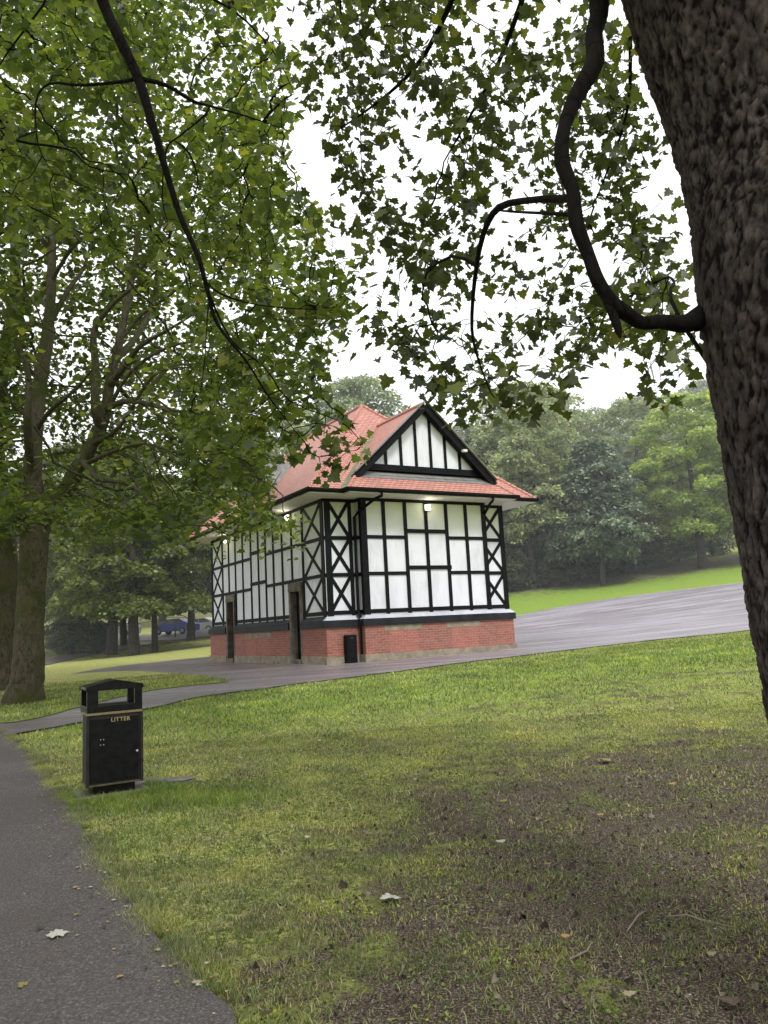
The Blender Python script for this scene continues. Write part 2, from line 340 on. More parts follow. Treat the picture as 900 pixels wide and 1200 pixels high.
# path polygons in world space (read off the place)
def pv(P, d): return [tuple(np.array(p)+np.array(d)) for p in P]
eA = gpts([(285, 1212), (240, 1168), (205, 1130), (165, 1085), (132, 1040), (102, 985), (78, 945), (48, 908), (30, 882), (14, 868)])
eA = [(eA[0][0]+.9, -1.5), (eA[0][0]+.35, 1.5)]+[tuple(p) for p in eA]
last = eA[-1]; eA += [(last[0]-.9, last[1]+1.3), (last[0]-2.4, last[1]+2.6)]
eB = [(p[0]-2.9-.25*i*.4, p[1]-.5) for i, p in enumerate(eA)]
near = gpts([(1000, 723), (930, 732), (870, 741), (740, 753), (600, 770), (450, 790), (330, 805), (235, 817), (170, 833), (95, 848), (30, 860), (0, 866)])
near = [(60, 24), (40, 26)]+near+[(-13, 11.8), (-20, 8.5), (-40, 4)]
far1 = gpts([(1000, 672), (925, 677), (862, 684), (790, 692), (720, 701), (660, 711), (600, 722)], ymin=15)
far1 = [(80, 64), (50, 58)]+far1
bld = lambda u, v: (-1.815+u*math.cos(math.radians(30.341))-v*math.sin(math.radians(30.341)), 23.093+u*math.sin(math.radians(30.341))+v*math.cos(math.radians(30.341)))
far1 += [bld(5, 16), bld(-3, 15), bld(-5.5, 11), bld(-7, 7)]
tip = ground(268, 801)[:2]
isl_low = gpts([(268, 801), (215, 806), (168, 812), (110, 826), (40, 845), (5, 851)]); isl_low += [(-13.5, 14.2), (-22, 11.5), (-40, 7)]
isl_top = gpts([(268, 799), (235, 794), (200, 790), (152, 787), (100, 790), (48, 795)]); isl_top += [(-20, 24), (-30, 20), (-40, 15)]
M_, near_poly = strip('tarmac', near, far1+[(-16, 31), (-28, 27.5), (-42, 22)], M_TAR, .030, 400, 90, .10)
P_, path_poly = strip('path', eA, eB, M_PATH, .036, 200, 30, .035)
I_, isl_poly = strip('grass_verge', isl_low, isl_top, M_GROUND, .043, 200, 30, .12)
pb = gpts([(46, 783), (75, 775), (100, 768)], ymin=15); pb2 = gpts([(46, 773), (72, 769), (95, 766)], ymin=15)
U_, up_poly = strip('far_path', [(-45, 34), (-30, 34.5)]+pb[:]+[(pb[-1][0]+3, pb[-1][1]+7)], [(-45, 37.5), (-31, 38.5)]+pb2+[(pb2[-1][0]+1.5, pb2[-1][1]+9)], M_TAR, .04, 80, 12, .1)
R_, rd_poly = strip('road', gpts([(120, 752), (180, 751), (215, 750), (250, 745)], ymin=30), gpts([(120, 744), (180, 744), (215, 741), (250, 736)], ymin=30), M_TAR, .05, 60, 12, .1)
def masks(x, y):
    dirt = np.zeros(x.shape); lush = np.zeros(x.shape)
    for cx, cy, sx_, sy_, a in ((1.7, 4.0, 1.3, 1.7, 1.05), (2.6, 5.8, 1.5, 1.6, .85), (1.0, 6.6, 1.0, .9, .5), (.2, 3.4, .9, 1.0, .38), (3.8, 8.5, 2.0, 1.3, .6), (3.3, 12.5, 2.2, .8, .55), (5.5, 14.5, 1.5, .5, .6), (.2, 9.5, 1.2, 1.2, .25), (-2.6, 7.9, .5, .25, .6), (2.5, 1.5, 2, 2, 1.), (14, 62, 14, 3, .9), (32, 66, 14, 2.5, 1.0), (-16, 56, 10, 5, .5), (-9, 50, 8, 2, .8)):
        dirt += a*np.exp(-.5*(((x-cx)/sx_)**2+((y-cy)/sy_)**2))
    for cx, cy, sx_, sy_, a in ((-2.75, 7.6, .75, .35, 1.3), (-2.2, 7.7, .7, .3, 1.), (-1.9, 6.3, .25, .6, .5), (18, 50, 14, 7, 1.0), (35, 56, 20, 9, 1.0), (7, 18, 6, 2, .75), (0, 14.5, 5, 2.2, .6), (-9, 19, 5, 2.5, .6), (11, 21, 6, 2.2, .8), (-4, 14, 3, 2, .35)):
        lush += a*np.exp(-.5*(((x-cx)/sx_)**2+((y-cy)/sy_)**2))
    return np.clip(dirt, 0, 1.1), np.clip(lush, 0, 1)
# edge distance of the path adds lush / bare rim
xs = np.concatenate([-np.geomspace(420, 8, 50), np.linspace(-7.8, 9.8, 110), np.geomspace(10, 420, 55)])
ys = np.concatenate([-np.geomspace(300, 3, 20), np.linspace(-2.5, 30, 160), np.geomspace(30.4, 900, 90)])
GX, GY = np.meshgrid(xs, ys, indexing='ij'); GZ = gz(GX, np.minimum(GY, 420))
nx, ny = GX.shape; i, j = np.meshgrid(np.arange(nx-1), np.arange(ny-1), indexing='ij'); a = (i*ny+j).ravel()
T = np_mesh('ground', np.dstack([GX, GY, GZ]).reshape(-1, 3), np.c_[a, a+ny, a+ny+1, a+1], M_GROUND, smooth=True); T['kind'] = 'structure'
def paint(o):
    n = len(o.data.vertices); P = np.empty(n*3, np.float32); o.data.vertices.foreach_get('co', P); P = P.reshape(-1, 3)
    d, l = masks(P[:, 0], P[:, 1])
    for nm, vals in (('dirt', d), ('lush', l)):
        at = o.data.attributes.new(nm, 'FLOAT', 'POINT'); at.data.foreach_set('value', vals.astype(np.float32))
paint(T); paint(I_)
# ------------------------------------------------------------------ grass blades
SLAB = ground(205, 915)[:2]
def blades(n, ymin, ymax, h, w, seed, dens_dirt=.93, lushonly=False):
    r = np.random.default_rng(seed)
    y = np.sqrt(r.uniform(ymin**2, ymax**2, n)); t = r.uniform(-.56, .56, n); x = t*y
    d, l = masks(x, y)
    nn = np.array([noise.noise(Vector((a*1.7, b_*1.7, 0)))+.6*noise.noise(Vector((a*5, b_*5, 4))) for a, b_ in zip(x, y)])
    keep = r.uniform(0, 1, n) < np.clip(1.0-dens_dirt*np.clip(d*.85+nn*.8, 0, 1.0), .03, 1)
    hf = np.array([noise.noise(Vector((a*19, b_*19, 21)))+.5*noise.noise(Vector((a*47, b_*47, 2))) for a, b_ in zip(x, y)]) if ymax < 12 else np.zeros(n)
    keep &= (hf > -.16)
    if lushonly: keep = r.uniform(0, 1, n) < np.clip(l*1.2-.35+nn*.4, 0, 1)
    ip = inpoly(x, y, path_poly) | (inpoly(x, y, near_poly) & ~inpoly(x, y, isl_poly))
    keep &= ~ip
    # concrete pads under the bin
    keep &= ~((abs(x-SLAB[0]) < .33+.05*nn) & (abs(y-SLAB[1]) < .17+.05*nn))
    x, y, l, nn = x[keep], y[keep], l[keep], nn[keep]; n = len(x); z = gz(x, y)-.004
    z = np.where(inpoly(x, y, isl_poly), z+.052, z)
    ang = r.uniform(0, 2*np.pi, n); hh = h*r.uniform(.4, 1.25, n)*(1+.5*l+.5*np.clip(nn, -.5, 1)); ww = w*r.uniform(.6, 1.3, n)
    la = r.uniform(0, 2*np.pi, n); lean = r.uniform(.15, 1.1, n)*hh
    bx, by = np.cos(ang)*ww/2, np.sin(ang)*ww/2; lx, ly = np.cos(la)*lean, np.sin(la)*lean
    V = np.empty((n, 5, 3)); V[:, 0] = np.c_[x-bx, y-by, z]; V[:, 1] = np.c_[x+bx, y+by, z]
    V[:, 2] = np.c_[x+bx*.8+lx*.35, y+by*.8+ly*.35, z+hh*.6]; V[:, 3] = np.c_[x-bx*.8+lx*.35, y-by*.8+ly*.35, z+hh*.6]; V[:, 4] = np.c_[x+lx, y+ly, z+hh*.95]
    k = np.arange(n)[:, None]*5; Fc = np.concatenate([np.c_[k, k+1, k+2], np.c_[k, k+2, k+3], np.c_[k+3, k+2, k+4]])
    return V.reshape(-1, 3), Fc
def cat(parts):
    V, Fs, o = [], [], 0
    for v_, f_ in parts: V.append(v_); Fs.append(f_+o); o += len(v_)
    return np.concatenate(V), np.concatenate(Fs)
V_, F_ = cat([blades(230000, 2.2, 5.5, .034, .0042, 1), blades(210000, 5.5, 11, .036, .007, 2), blades(110000, 11, 24, .04, .014, 3)])
o = np_mesh('grass', V_, F_, M_BLADE); tag(o, 'short worn grass blades on the lawn', 'grass', kind='stuff')
V_, F_ = cat([blades(160000, 2.2, 9.5, .050, .006, 11, lushonly=True), blades(60000, 9.5, 24, .045, .014, 12, lushonly=True)])
o = np_mesh('long_grass', V_, F_, M_LUSH); tag(o, 'brighter longer grass around the litter bin and beside the drive', 'grass', kind='stuff')
def weeds(n, seed):
    r = np.random.default_rng(seed); y = np.sqrt(r.uniform(2.3**2, 9**2, n)); x = r.uniform(-.3, .56, n)*y
    nn = np.array([noise.noise(Vector((a*2.3, b_*2.3, 12)))+.5*noise.noise(Vector((a*7, b_*7, 4))) for a, b_ in zip(x, y)])
    k = (nn > .12) & ~inpoly(x, y, path_poly); x, y = x[k], y[k]; return np.c_[x, y, gz(x, y)+.006]
# rim tufts along the path edge
rt = []
r = np.random.default_rng(5); A_ = path_poly[:200]
tp = []
for k in range(110000):
    q = A_[r.integers(0, 199)]+r.normal(0, .055, 2)+np.array([.012, .012]); tp.append(q)
tp = np.array(tp); tp = tp[(tp[:, 1] > 2.2) & (tp[:, 1] < 14)]
nn = np.array([noise.noise(Vector((a*2.5, b_*2.5, 7))) for a, b_ in tp]); tp = tp[(nn > -.12)]
n = len(tp); x, y = tp.T; z = gz(x, y)+.005; hh = r.uniform(.02, .06, n); an = r.uniform(0, 6.28, n); w_ = .005; la = r.uniform(0, 6.28, n)
V_ = np.empty((n, 3, 3)); V_[:, 0] = np.c_[x-np.cos(an)*w_/2, y-np.sin(an)*w_/2, z]; V_[:, 1] = np.c_[x+np.cos(an)*w_/2, y+np.sin(an)*w_/2, z]; V_[:, 2] = np.c_[x+np.cos(la)*hh*.7, y+np.sin(la)*hh*.7, z+hh]
o = np_mesh('edge_grass', V_.reshape(-1, 3), np.arange(n*3).reshape(-1, 3), M_BLADE); tag(o, 'ragged grass growing over the path edge', 'grass', kind='stuff')
# ------------------------------------------------------------------ leaves
def leaf_outline(kind):
    if kind == 'maple':   # five-lobed leaf with a stalk, base at origin, pointing +y, about 1 long
        half = [(.0, .0), (.12, -.02), (.24, -.11), (.40, -.10), (.36, .02), (.40, .10), (.52, .11), (.68, .20), (.57, .28), (.55, .38), (.42, .41), (.33, .44), (.38, .54), (.36, .66), (.22, .70), (.13, .82), (0, 1.0)]
        pts = half+[(-x, y) for x, y in half[-2:0:-1]]
    elif kind == 'maple_lo':
        half = [(0, 0), (.32, -.10), (.34, .10), (.64, .20), (.36, .43), (.34, .64), (0, 1.0)]
        pts = half+[(-x, y) for x, y in half[-2:0:-1]]
    elif kind == 'oval': pts = [(0, 0), (.3, .3), (.26, .7), (0, 1), (-.26, .7), (-.3, .3)]
    else: pts = [(0, 0), (.38, .45), (0, 1), (-.38, .45)]
    return pts
def leaf_template(kind, stalk=.45):
    pts = leaf_outline(kind); c = (0, .3) if kind.startswith('maple') else (0, .5)
    V = [(c[0], c[1]+stalk, -.04)]+[(x, y+stalk, .16*abs(x)-.12*max(0, y-.5)) for x, y in pts]
    n = len(pts); Fc = [(0, 1+i, 1+(i+1) % n) for i in range(n)]
    if kind == 'rhomb': return np.array([(0, stalk, 0), (.38, .45+stalk, .06), (0, 1+stalk, 0), (-.38, .45+stalk, .06)]), np.array([(0, 1, 2), (0, 2, 3)])
    if stalk > .1: k = len(V); V += [(-.012, 0, 0), (.012, 0, 0)]; Fc += [(k, k+1, 1)]
    return np.array(V, float), np.array(Fc)
def scatter(P, kind, size, seed, up=1.0, droop=.5, stalk=.45, out=None, tilt=.55):
    r = np.random.default_rng(seed); n = len(P); T_, Fc = leaf_template(kind, stalk); T_ = T_-np.array([0, 0, 0])
    az = r.uniform(0, 2*np.pi, n); d = np.c_[np.cos(az), np.sin(az), r.normal(-droop, .35, n)]
    if out is not None: d[:, :2] += out[:, :2]*1.0
    d /= np.linalg.norm(d, axis=1)[:, None]
    nr = np.c_[r.normal(0, tilt, n), r.normal(0, tilt, n), np.full(n, up)]; nr -= (nr*d).sum(1)[:, None]*d; nr /= np.linalg.norm(nr, axis=1)[:, None]+1e-9
    s = np.cross(d, nr); sz = size*r.uniform(.6, 1.25, n); cur = r.uniform(-1, 2.2, n)
    V = P[:, None]+sz[:, None, None]*(s[:, None]*T_[None, :, 0:1]*r.uniform(.8, 1.1, n)[:, None, None]+d[:, None]*T_[None, :, 1:2]+nr[:, None]*T_[None, :, 2:3]*cur[:, None, None])
    Fa = (np.arange(n)[:, None, None]*len(T_)+Fc[None]).reshape(-1, 3); return V.reshape(-1, 3), Fa
V_, F_ = scatter(weeds(26000, 33), 'oval', .020, 34, droop=-.25, tilt=.45, stalk=.2)
o = np_mesh('weeds', V_, F_, M_LUSH); tag(o, 'low clover and small weeds in the worn lawn', 'weeds', kind='stuff')
# ------------------------------------------------------------------ branch growth
class Skel:
    def __init__(s): s.p = []; s.par = []; s.r = []
    def line(s, pts, radii, start=None, sub=3):
        pts = [np.array(q, float) for q in pts]; prev = start; n = len(pts)
        if start is not None: pts = [s.p[start]]+pts; radii = [s.r[start] if s.r[start] < radii[0]*1.6 else radii[0]*1.25]+list(radii); n += 1; first = 1
        else: s.p.append(pts[0]); s.par.append(-1); s.r.append(radii[0]); prev = len(s.p)-1
        ids = [prev]
        for k in range(n-1):
            p0 = pts[max(k-1, 0)]; p1 = pts[k]; p2 = pts[k+1]; p3 = pts[min(k+2, n-1)]
            for q in range(1, sub+1):
                t = q/sub
                x = .5*((2*p1)+(-p0+p2)*t+(2*p0-5*p1+4*p2-p3)*t*t+(-p0+3*p1-3*p2+p3)*t**3)
                s.p.append(x); s.par.append(prev); s.r.append(radii[k]*(1-t)+radii[k+1]*t); prev = len(s.p)-1; ids.append(prev)
        return ids
    def colonize(s, Atr, step, di, dk, iters=150, allowed=None, grav=0, jit=.25, seed=0):
        r = np.random.default_rng(seed); Atr = np.array(Atr, float); alive = np.ones(len(Atr), bool)
        idx = np.arange(len(s.p)) if allowed is None else np.array(allowed)
        P = np.array([s.p[i] for i in idx]); best = np.empty(len(Atr)); bi = np.empty(len(Atr), int)
        for a in range(0, len(Atr), 400):
            D = np.linalg.norm(Atr[a:a+400, None]-P[None], axis=2); k = D.argmin(1); bi[a:a+400] = idx[k]; best[a:a+400] = D[np.arange(len(k)), k]
        new0 = len(s.p)
        for it in range(iters):
            act = alive & (best < di)
            if not act.any(): 
                if alive.any(): di *= 1.4; 
                if di > 60 or not alive.any(): break
                continue
            nodes = {}
            for a in np.where(act)[0]:
                v = Atr[a]-s.p[bi[a]]; v = v/(np.linalg.norm(v)+1e-9); nodes.setdefault(bi[a], []).append(v)
            newp = []; newi = []
            for k, vs in nodes.items():
                d = np.sum(vs, axis=0); d = d/(np.linalg.norm(d)+1e-9)+r.normal(0, jit, 3)+np.array([0, 0, grav]); d /= np.linalg.norm(d)+1e-9
                q = s.p[k]+d*step; s.p.append(q); s.par.append(int(k)); s.r.append(0); newp.append(q); newi.append(len(s.p)-1)
            NP = np.array(newp); D = np.linalg.norm(Atr[:, None]-NP[None], axis=2); k = D.argmin(1); dd = D[np.arange(len(k)), k]
            up = dd < best; best[up] = dd[up]; bi[up] = np.array(newi)[k[up]]; alive &= best > dk
            if len(s.p) > 30000: break
        return range(new0, len(s.p))
    def radii(s, tip, power=2.4, cap=None):
        n = len(s.p); acc = np.zeros(n); calc = np.zeros(n)
        for i in range(n-1, -1, -1):
            rr = (acc[i])**(1/power) if acc[i] > 0 else tip
            if s.r[i] == 0: calc[i] = min(rr, cap) if cap else rr
            else: calc[i] = s.r[i]
            if s.par[i] >= 0: acc[s.par[i]] += calc[i]**power if s.r[i] == 0 else 0
        s.rad = calc
    def mesh(s, name, material, parent, kmin=4, kmax=14, origin=(0, 0, 0), rough=0):
        n = len(s.p); ch = [[] for _ in range(n)]
        for i, pr in enumerate(s.par):
            if pr >= 0: ch[pr].append(i)
        V = []; Fq = []; used = set(); off = 0
        starts = [(i, None) for i in range(n) if s.par[i] < 0]
        while starts:
            i, pr = starts.pop(); chain = [i] if pr is None else [pr, i]; rad = [s.rad[i]] if pr is None else [min(s.rad[pr], s.rad[i]*1.35), s.rad[i]]
            cur = i
            while ch[cur]:
                c = sorted(ch[cur], key=lambda q: -s.rad[q]); nxt = c[0]
                for o_ in c[1:]: starts.append((o_, cur))
                chain.append(nxt); rad.append(s.rad[nxt]); cur = nxt
            if len(chain) < 2: continue
            P = np.array([s.p[q] for q in chain]); L = len(P); R_ = np.array(rad); R_[-1] *= .4
            k = int(np.clip(kmin+R_.max()*40, kmin, kmax)); T_ = np.gradient(P, axis=0); T_ /= np.linalg.norm(T_, axis=1)[:, None]+1e-9
            h = np.cross(T_[0], [.3, .9, .2]); h /= np.linalg.norm(h)+1e-9
            ang = np.arange(k)*2*np.pi/k
            for q in range(L):
                h = h-T_[q]*(h@T_[q]); h /= np.linalg.norm(h)+1e-9; b_ = np.cross(T_[q], h)
                ring = P[q]+R_[q]*(np.cos(ang)[:, None]*h+np.sin(ang)[:, None]*b_)
                if rough and R_[q] > .04:
                    ring = P[q]+(ring-P[q])*np.array([1+rough*noise.noise(Vector(x_*1.0/max(R_[q]*1.2, .05))) for x_ in ring])[:, None]
                V.append(ring)
            a = (off+np.arange(L-1)[:, None]*k+np.arange(k)[None]).ravel(); b2 = (off+np.arange(L-1)[:, None]*k+(np.arange(k)[None]+1) % k).ravel()
            Fq.append(np.c_[a, b2, b2+k, a+k]); off += L*k
        V = np.concatenate(V)-np.array(origin); return np_mesh(name, V, np.concatenate(Fq), material, parent, smooth=True)
    def leafpts(s, ids, thr, per, rho, seed):
        r = np.random.default_rng(seed); I = [i for i in ids if s.rad[i] < thr]
        P = np.array([s.p[i] for i in I]); k = r.poisson(per, len(P)); P = np.repeat(P, k, axis=0)
        return P+r.normal(0, rho, P.shape)
def px_volume(poly, n, Y0, Y1, seed, gap=None, gs=.8):
    r = np.random.default_rng(seed); poly = np.array(poly, float); lo, hi = poly.min(0), poly.max(0); out = []
    while len(out) < n:
        q = r.uniform(lo, hi, (n*3, 2)); q = q[inpoly(q[:, 0], q[:, 1], poly)]
        for x, y in q:
            Y = (r.uniform(Y0**3, Y1**3))**(1/3); p = at(x, y, Y)
            if gap is not None and noise.noise(Vector(p*gs)+Vector((seed, 0, 0))) < gap: continue
            out.append(p)
            if len(out) >= n: break
    return np.array(out)
# ------------------------------------------------------------------ near right tree
tb = np.array([2.15, 2.65]); tz = gz(*tb)
edge = [(732, 0, ), (768, 90), (800, 200), (815, 380), (840, 520), (868, 700), (897, 860), (935, 1010), (985, 1160)]
TY = 2.75
cl = []; rr_ = []
for (x, y) in edge[::-1]:
    p = at(x, y, TY); rr = .40+.05*max(0, .9-p[2])**2+.02*max(0, 2.2-p[2]) ; 
    # tangent offset: centre lies to the right of the silhouette
    cl.append(p+np.array([rr*1.06+.075, .10, 0])); rr_.append(rr)
base = cl[0].copy(); base[2] = gz(base[0], base[1])-.15; base[0] += .12
cl = [base]+cl; rr_ = [rr_[0]+.12]+rr_
d = cl[-1]-cl[-2]; d /= np.linalg.norm(d)
for k, (s_, r_) in enumerate(((1.2, .38), (2.6, .34), (4.4, .28), (6.5, .2))): cl.append(cl[-1-0]+d*1.4+np.array([.1*k, -.1, .3])); rr_.append(r_)
root = empty('sycamore_tree', (base[0], base[1], gz(base[0], base[1]))); RO = np.array(root.location)
tag(root, 'huge dark tree trunk leaning in at the right edge with a curling limb', 'tree')
# trunk: dense displaced tube
def dense_trunk(name, cl, rr, material, parent, origin, k=320, step=.011, amp=.03, flare=None):
    cl = np.array(cl); L = np.r_[0, np.cumsum(np.linalg.norm(np.diff(cl, axis=0), axis=1))]; n = int(L[-1]/step); t = np.linspace(0, L[-1], n)
    P = np.c_[[np.interp(t, L, cl[:, i]) for i in range(3)]].T; R = np.interp(t, L, rr)
    ker = np.ones(41)/41; P = np.c_[[np.convolve(np.pad(P[:, i], 20, 'reflect', reflect_type='odd'), ker, 'valid') for i in range(3)]].T
    T_ = np.gradient(P, axis=0); T_ /= np.linalg.norm(T_, axis=1)[:, None]; ang = np.arange(k)*2*np.pi/k; V = np.empty((n, k, 3)); CV = np.empty((n, k))
    h = np.array([1., 0, 0])
    ca = np.cos(ang); sa = np.sin(ang)
    for q in range(n):
        h = h-T_[q]*(h@T_[q]); h /= np.linalg.norm(h); b_ = np.cross(T_[q], h); dirs = ca[:, None]*h+sa[:, None]*b_
        dz = np.empty(k); cv = np.empty(k); s_ = t[q]
        for j in range(k):
            a, c = ca[j], sa[j]
            lump = .5*noise.noise(Vector((a*1.3, c*1.3, s_*.8)))
            w1 = noise.noise(Vector((a*5, c*5, s_*3.2)))*.6
            w2 = noise.noise(Vector((a*R[q]*22, c*R[q]*22, s_*16)))*.9
            f, pt = noise.voronoi(Vector((a*R[q]*21+w1+w2, c*R[q]*21+w1-w2, s_*6.5+w1+w2))); e = min(1, (f[1]-f[0])*4.5)
            hs_ = noise.cell(pt[0]*53.7)
            fi = noise.fractal(Vector((a*R[q]*34, c*R[q]*34, s_*20)), .7, 2.1, 4)
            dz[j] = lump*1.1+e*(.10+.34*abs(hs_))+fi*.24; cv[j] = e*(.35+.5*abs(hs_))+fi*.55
        V[q] = P[q]+dirs*(R[q]+amp*dz)[:, None]; CV[q] = cv
    V -= np.array(origin); a = (np.arange(n-1)[:, None]*k+np.arange(k)[None]).ravel(); b2 = (np.arange(n-1)[:, None]*k+(np.arange(k)[None]+1) % k).ravel()
    o = np_mesh(name, V.reshape(-1, 3), np.c_[a, b2, b2+k, a+k], material, parent, smooth=True)
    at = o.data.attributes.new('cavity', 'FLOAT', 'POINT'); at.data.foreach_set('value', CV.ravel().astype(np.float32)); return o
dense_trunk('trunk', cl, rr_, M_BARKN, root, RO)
S = Skel()
# hidden stem core for growing
core = S.line([c for c in cl[3:]], [max(.05, r*.35) for r in rr_[3:]], sub=2)
j0 = at(900, 335, 3.25)
limb = S.line([j0, at(862, 350, 3.12), at(832, 366, 2.98), at(806, 379, 2.84), at(775, 377, 2.70), at(752, 378, 2.66), at(732, 366, 2.62), at(716, 352, 2.61), at(701, 330, 2.62), at(690, 300, 2.65), at(676, 262, 2.68), at(671, 222, 2.7), at(659, 190, 2.75), at(661, 150, 2.8), at(676, 112, 2.85), at(697, 72, 2.9), at(696, 40, 2.95), at(703, 5, 3.0), at(697, -60, 3.1), at(705, -200, 3.3), at(760, -420, 3.2)],
              [.095, .075, .056, .036, .026, .024, .027, .023, .025, .023, .028, .025, .030, .027, .033, .039, .035, .041, .05, .055, .06], sub=4)
stub = S.line([at(712, 352, 2.62), at(722, 378, 2.6), at(727, 396, 2.6)], [.018, .015, .010], sub=2)
S2 = Skel.__new__(Skel)
b1i = limb[20]
def nearest(sk, p): return int(np.argmin([np.linalg.norm(q-p) for q in sk.p]))
s1 = S.line([at(655, 233, 2.9), at(625, 234, 3.1), at(585, 243, 3.4), at(566, 275, 3.6), at(556, 330, 3.8), at(553, 385, 4.0), at(560, 420, 4.1), at(575, 460, 4.2)], [.016, .014, .017, .014, .011, .009, .006, .004], start=nearest(S, at(668, 235, 2.7)), sub=3)
s2 = S.line([at(640, 250, 2.9), at(600, 248, 3.3), at(580, 246, 3.5)], [.007, .006, .004], start=nearest(S, at(667, 250, 2.7)), sub=2)
s3 = S.line([at(530, 300, 3.9), at(500, 320, 4.2), at(495, 350, 4.4)], [.008, .006, .004], start=nearest(S, at(560, 305, 3.7)), sub=2)
# branches reaching out from above the frame
for pts, r0 in (([at(705, -420, 3.6), at(650, -200, 4.2), at(560, -60, 4.8), at(500, 60, 5.4), at(455, 110, 5.8), at(400, 150, 6.2)], .035), ([at(720, -300, 3.8), at(640, -80, 4.6), at(590, 60, 5.2), at(560, 120, 5.6), at(520, 190, 6)], .028),
                ([at(760, -200, 3.8), at(740, 0, 5.0), at(735, 130, 5.8), at(700, 230, 6.2)], .025), ([at(800, 380, 3.2), at(790, 330, 4.2), at(770, 330, 5.2), at(700, 370, 6.0)], .009), ([at(690, -350, 3.6), at(560, -200, 4.6), at(470, -80, 5.5), at(400, -10, 6.3)], .03)):
    S.line(pts, list(np.linspace(r0, .006, len(pts))), start=core[-6] if pts[0][2] > 4 else core[2], sub=4)
A1 = px_volume([(395, -30), (700, -40), (780, 0), (790, 150), (800, 300), (812, 380), (640, 470), (560, 500), (500, 480), (450, 430), (460, 330), (420, 250), (380, 120)], 620, 4.6, 7.6, 3, .0, .85)
A2 = np.r_[px_volume([(470, 420), (560, 410), (640, 440), (655, 468), (560, 492), (500, 482)], 60, 4.3, 5.8, 4), px_volume([(740, 400), (815, 385), (818, 440), (760, 500), (755, 440)], 40, 4.5, 6, 5), px_volume([(700, 250), (812, 250), (812, 380), (730, 370)], 60, 5, 7.5, 15), px_volume([(450, 50), (760, 0), (790, 300), (640, 420), (470, 400)], 160, 5, 7.5, 25),
            px_volume([(335, -40), (450, -40), (430, 150), (345, 120)], 60, 5.5, 7.5, 6), px_volume([(380, 60), (470, 60), (470, 250), (420, 300), (440, 420), (395, 330)], 60, 5.5, 7.5, 7, 0, 1.2)]
ids = S.colonize(np.r_[A1, A2], .10, 1.0, .17, 260, seed=1, grav=-.10, jit=.35)
S.radii(.0022, 2.5, .020)
lp = S.leafpts(ids, .012, 2.5, .055, 9)
fx, fy, fz = proj(lp)
# crown overhead (outside the frame), leaves added to shade the foreground
r = np.random.default_rng(8); ov = np.c_[r.uniform(-3.5, 8.5, 4600), r.uniform(-7, 9, 4600), r.uniform(4.2, 10.5, 4600)]
qx, qy, qz = proj(ov); ovk = ov[(qz < .3) | (qy < -70) | (qx > 1020) | (qx < -80)]
ovl = scatter(ovk, 'maple_lo', .21, 21, tilt=.7)
S.rad = np.array(S.rad)
o = S.mesh('branches', M_LIMB, root, 6, 22, RO, rough=.30)
v1 = scatter(lp, 'maple', .082, 22, droop=.7, tilt=.75, stalk=.55)
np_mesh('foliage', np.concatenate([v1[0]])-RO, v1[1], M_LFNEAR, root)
np_mesh('shade_foliage', ovl[0]-RO, ovl[1], M_LFNEAR, root)
# ------------------------------------------------------------------ near left tree (trunk stands out of frame left of the path)
bx_, by_ = -6.4, 3.2; root = empty('sycamore_tree', (bx_, by_, gz(bx_, by_))); RO = np.array(root.location)
tag(root, 'dark overhanging branches with green lobed leaves hanging in from the top left', 'tree')
S = Skel(); tr = S.line([(bx_, by_, -.2), (bx_, by_, .6), (bx_+.1, by_+.1, 2.5), (bx_+.3, by_+.3, 4.5), (bx_+.9, by_+.7, 6.6), (bx_+1.6, by_+1.1, 8.6), (bx_+2.2, by_+1.2, 10.6)], [.5, .40, .36, .33, .27, .2, .1], sub=4)
YB = 6.4
mb = S.line([at(40, -260, 5.6), at(95, -90, 6.1), at(120, 0, YB), at(140, 45, YB), at(162, 92, YB+.05), at(180, 150, YB+.1), at(196, 205, YB+.15), at(212, 255, YB+.25), at(232, 300, YB+.3), at(243, 340, YB+.4), at(255, 380, YB+.5), at(290, 425, YB+.6), at(315, 465, YB+.8), at(350, 510, YB+1)],
            [.075, .062, .052, .050, .046, .036, .030, .026, .023, .020, .016, .011, .008, .004], start=tr[-9], sub=4)
def sub(pts, r0, r1=.004, n0=None): return S.line(pts, list(np.linspace(r0, r1, len(pts))), start=nearest(S, np.array(n0 if n0 is not None else pts[0])), sub=3)
sub([at(140, 96, 6.5), at(95, 100, 6.6), at(58, 98, 6.7), at(42, 120, 6.7), at(45, 170, 6.8), at(60, 200, 6.9)], .017, n0=at(155, 93, YB))
sub([at(195, 100, 6.5), at(225, 118, 6.6), at(245, 124, 6.7), at(285, 135, 6.9), at(330, 150, 7.2)], .020, n0=at(165, 93, YB))
sub([at(240, 135, 6.7), at(210, 160, 6.7), at(195, 175, 6.7), at(190, 230, 6.7), at(197, 262, 6.8)], .011, n0=at(243, 125, 6.7))
sub([at(222, 180, 6.7), at(232, 215, 6.8), at(220, 245, 6.8)], .010, n0=at(215, 175, 6.7))
sub([at(260, 345, 6.8), at(300, 357, 7.0), at(350, 362, 7.2), at(375, 362, 7.4)], .009, n0=at(248, 330, 6.7))
sub([at(272, 400, 7.0), at(310, 430, 7.2), at(340, 470, 7.5), at(400, 495, 7.8), at(425, 520, 8)], .009, n0=at(243, 340, 6.8))
sub([at(243, 370, 6.8), at(240, 420, 6.9), at(235, 460, 7.0)], .006, n0=at(243, 345, 6.8))
sub([at(20, 165, 6.4), at(80, 175, 6.6), at(105, 195, 6.8), at(150, 205, 7.0)], .013, n0=at(-120, 140, 6.2))
sub([at(100, -60, 6.8), at(200, -20, 7.2), at(270, 10, 7.6), at(320, 60, 7.9), at(345, 110, 8.0)], .022, n0=at(60, -200, 5.8))
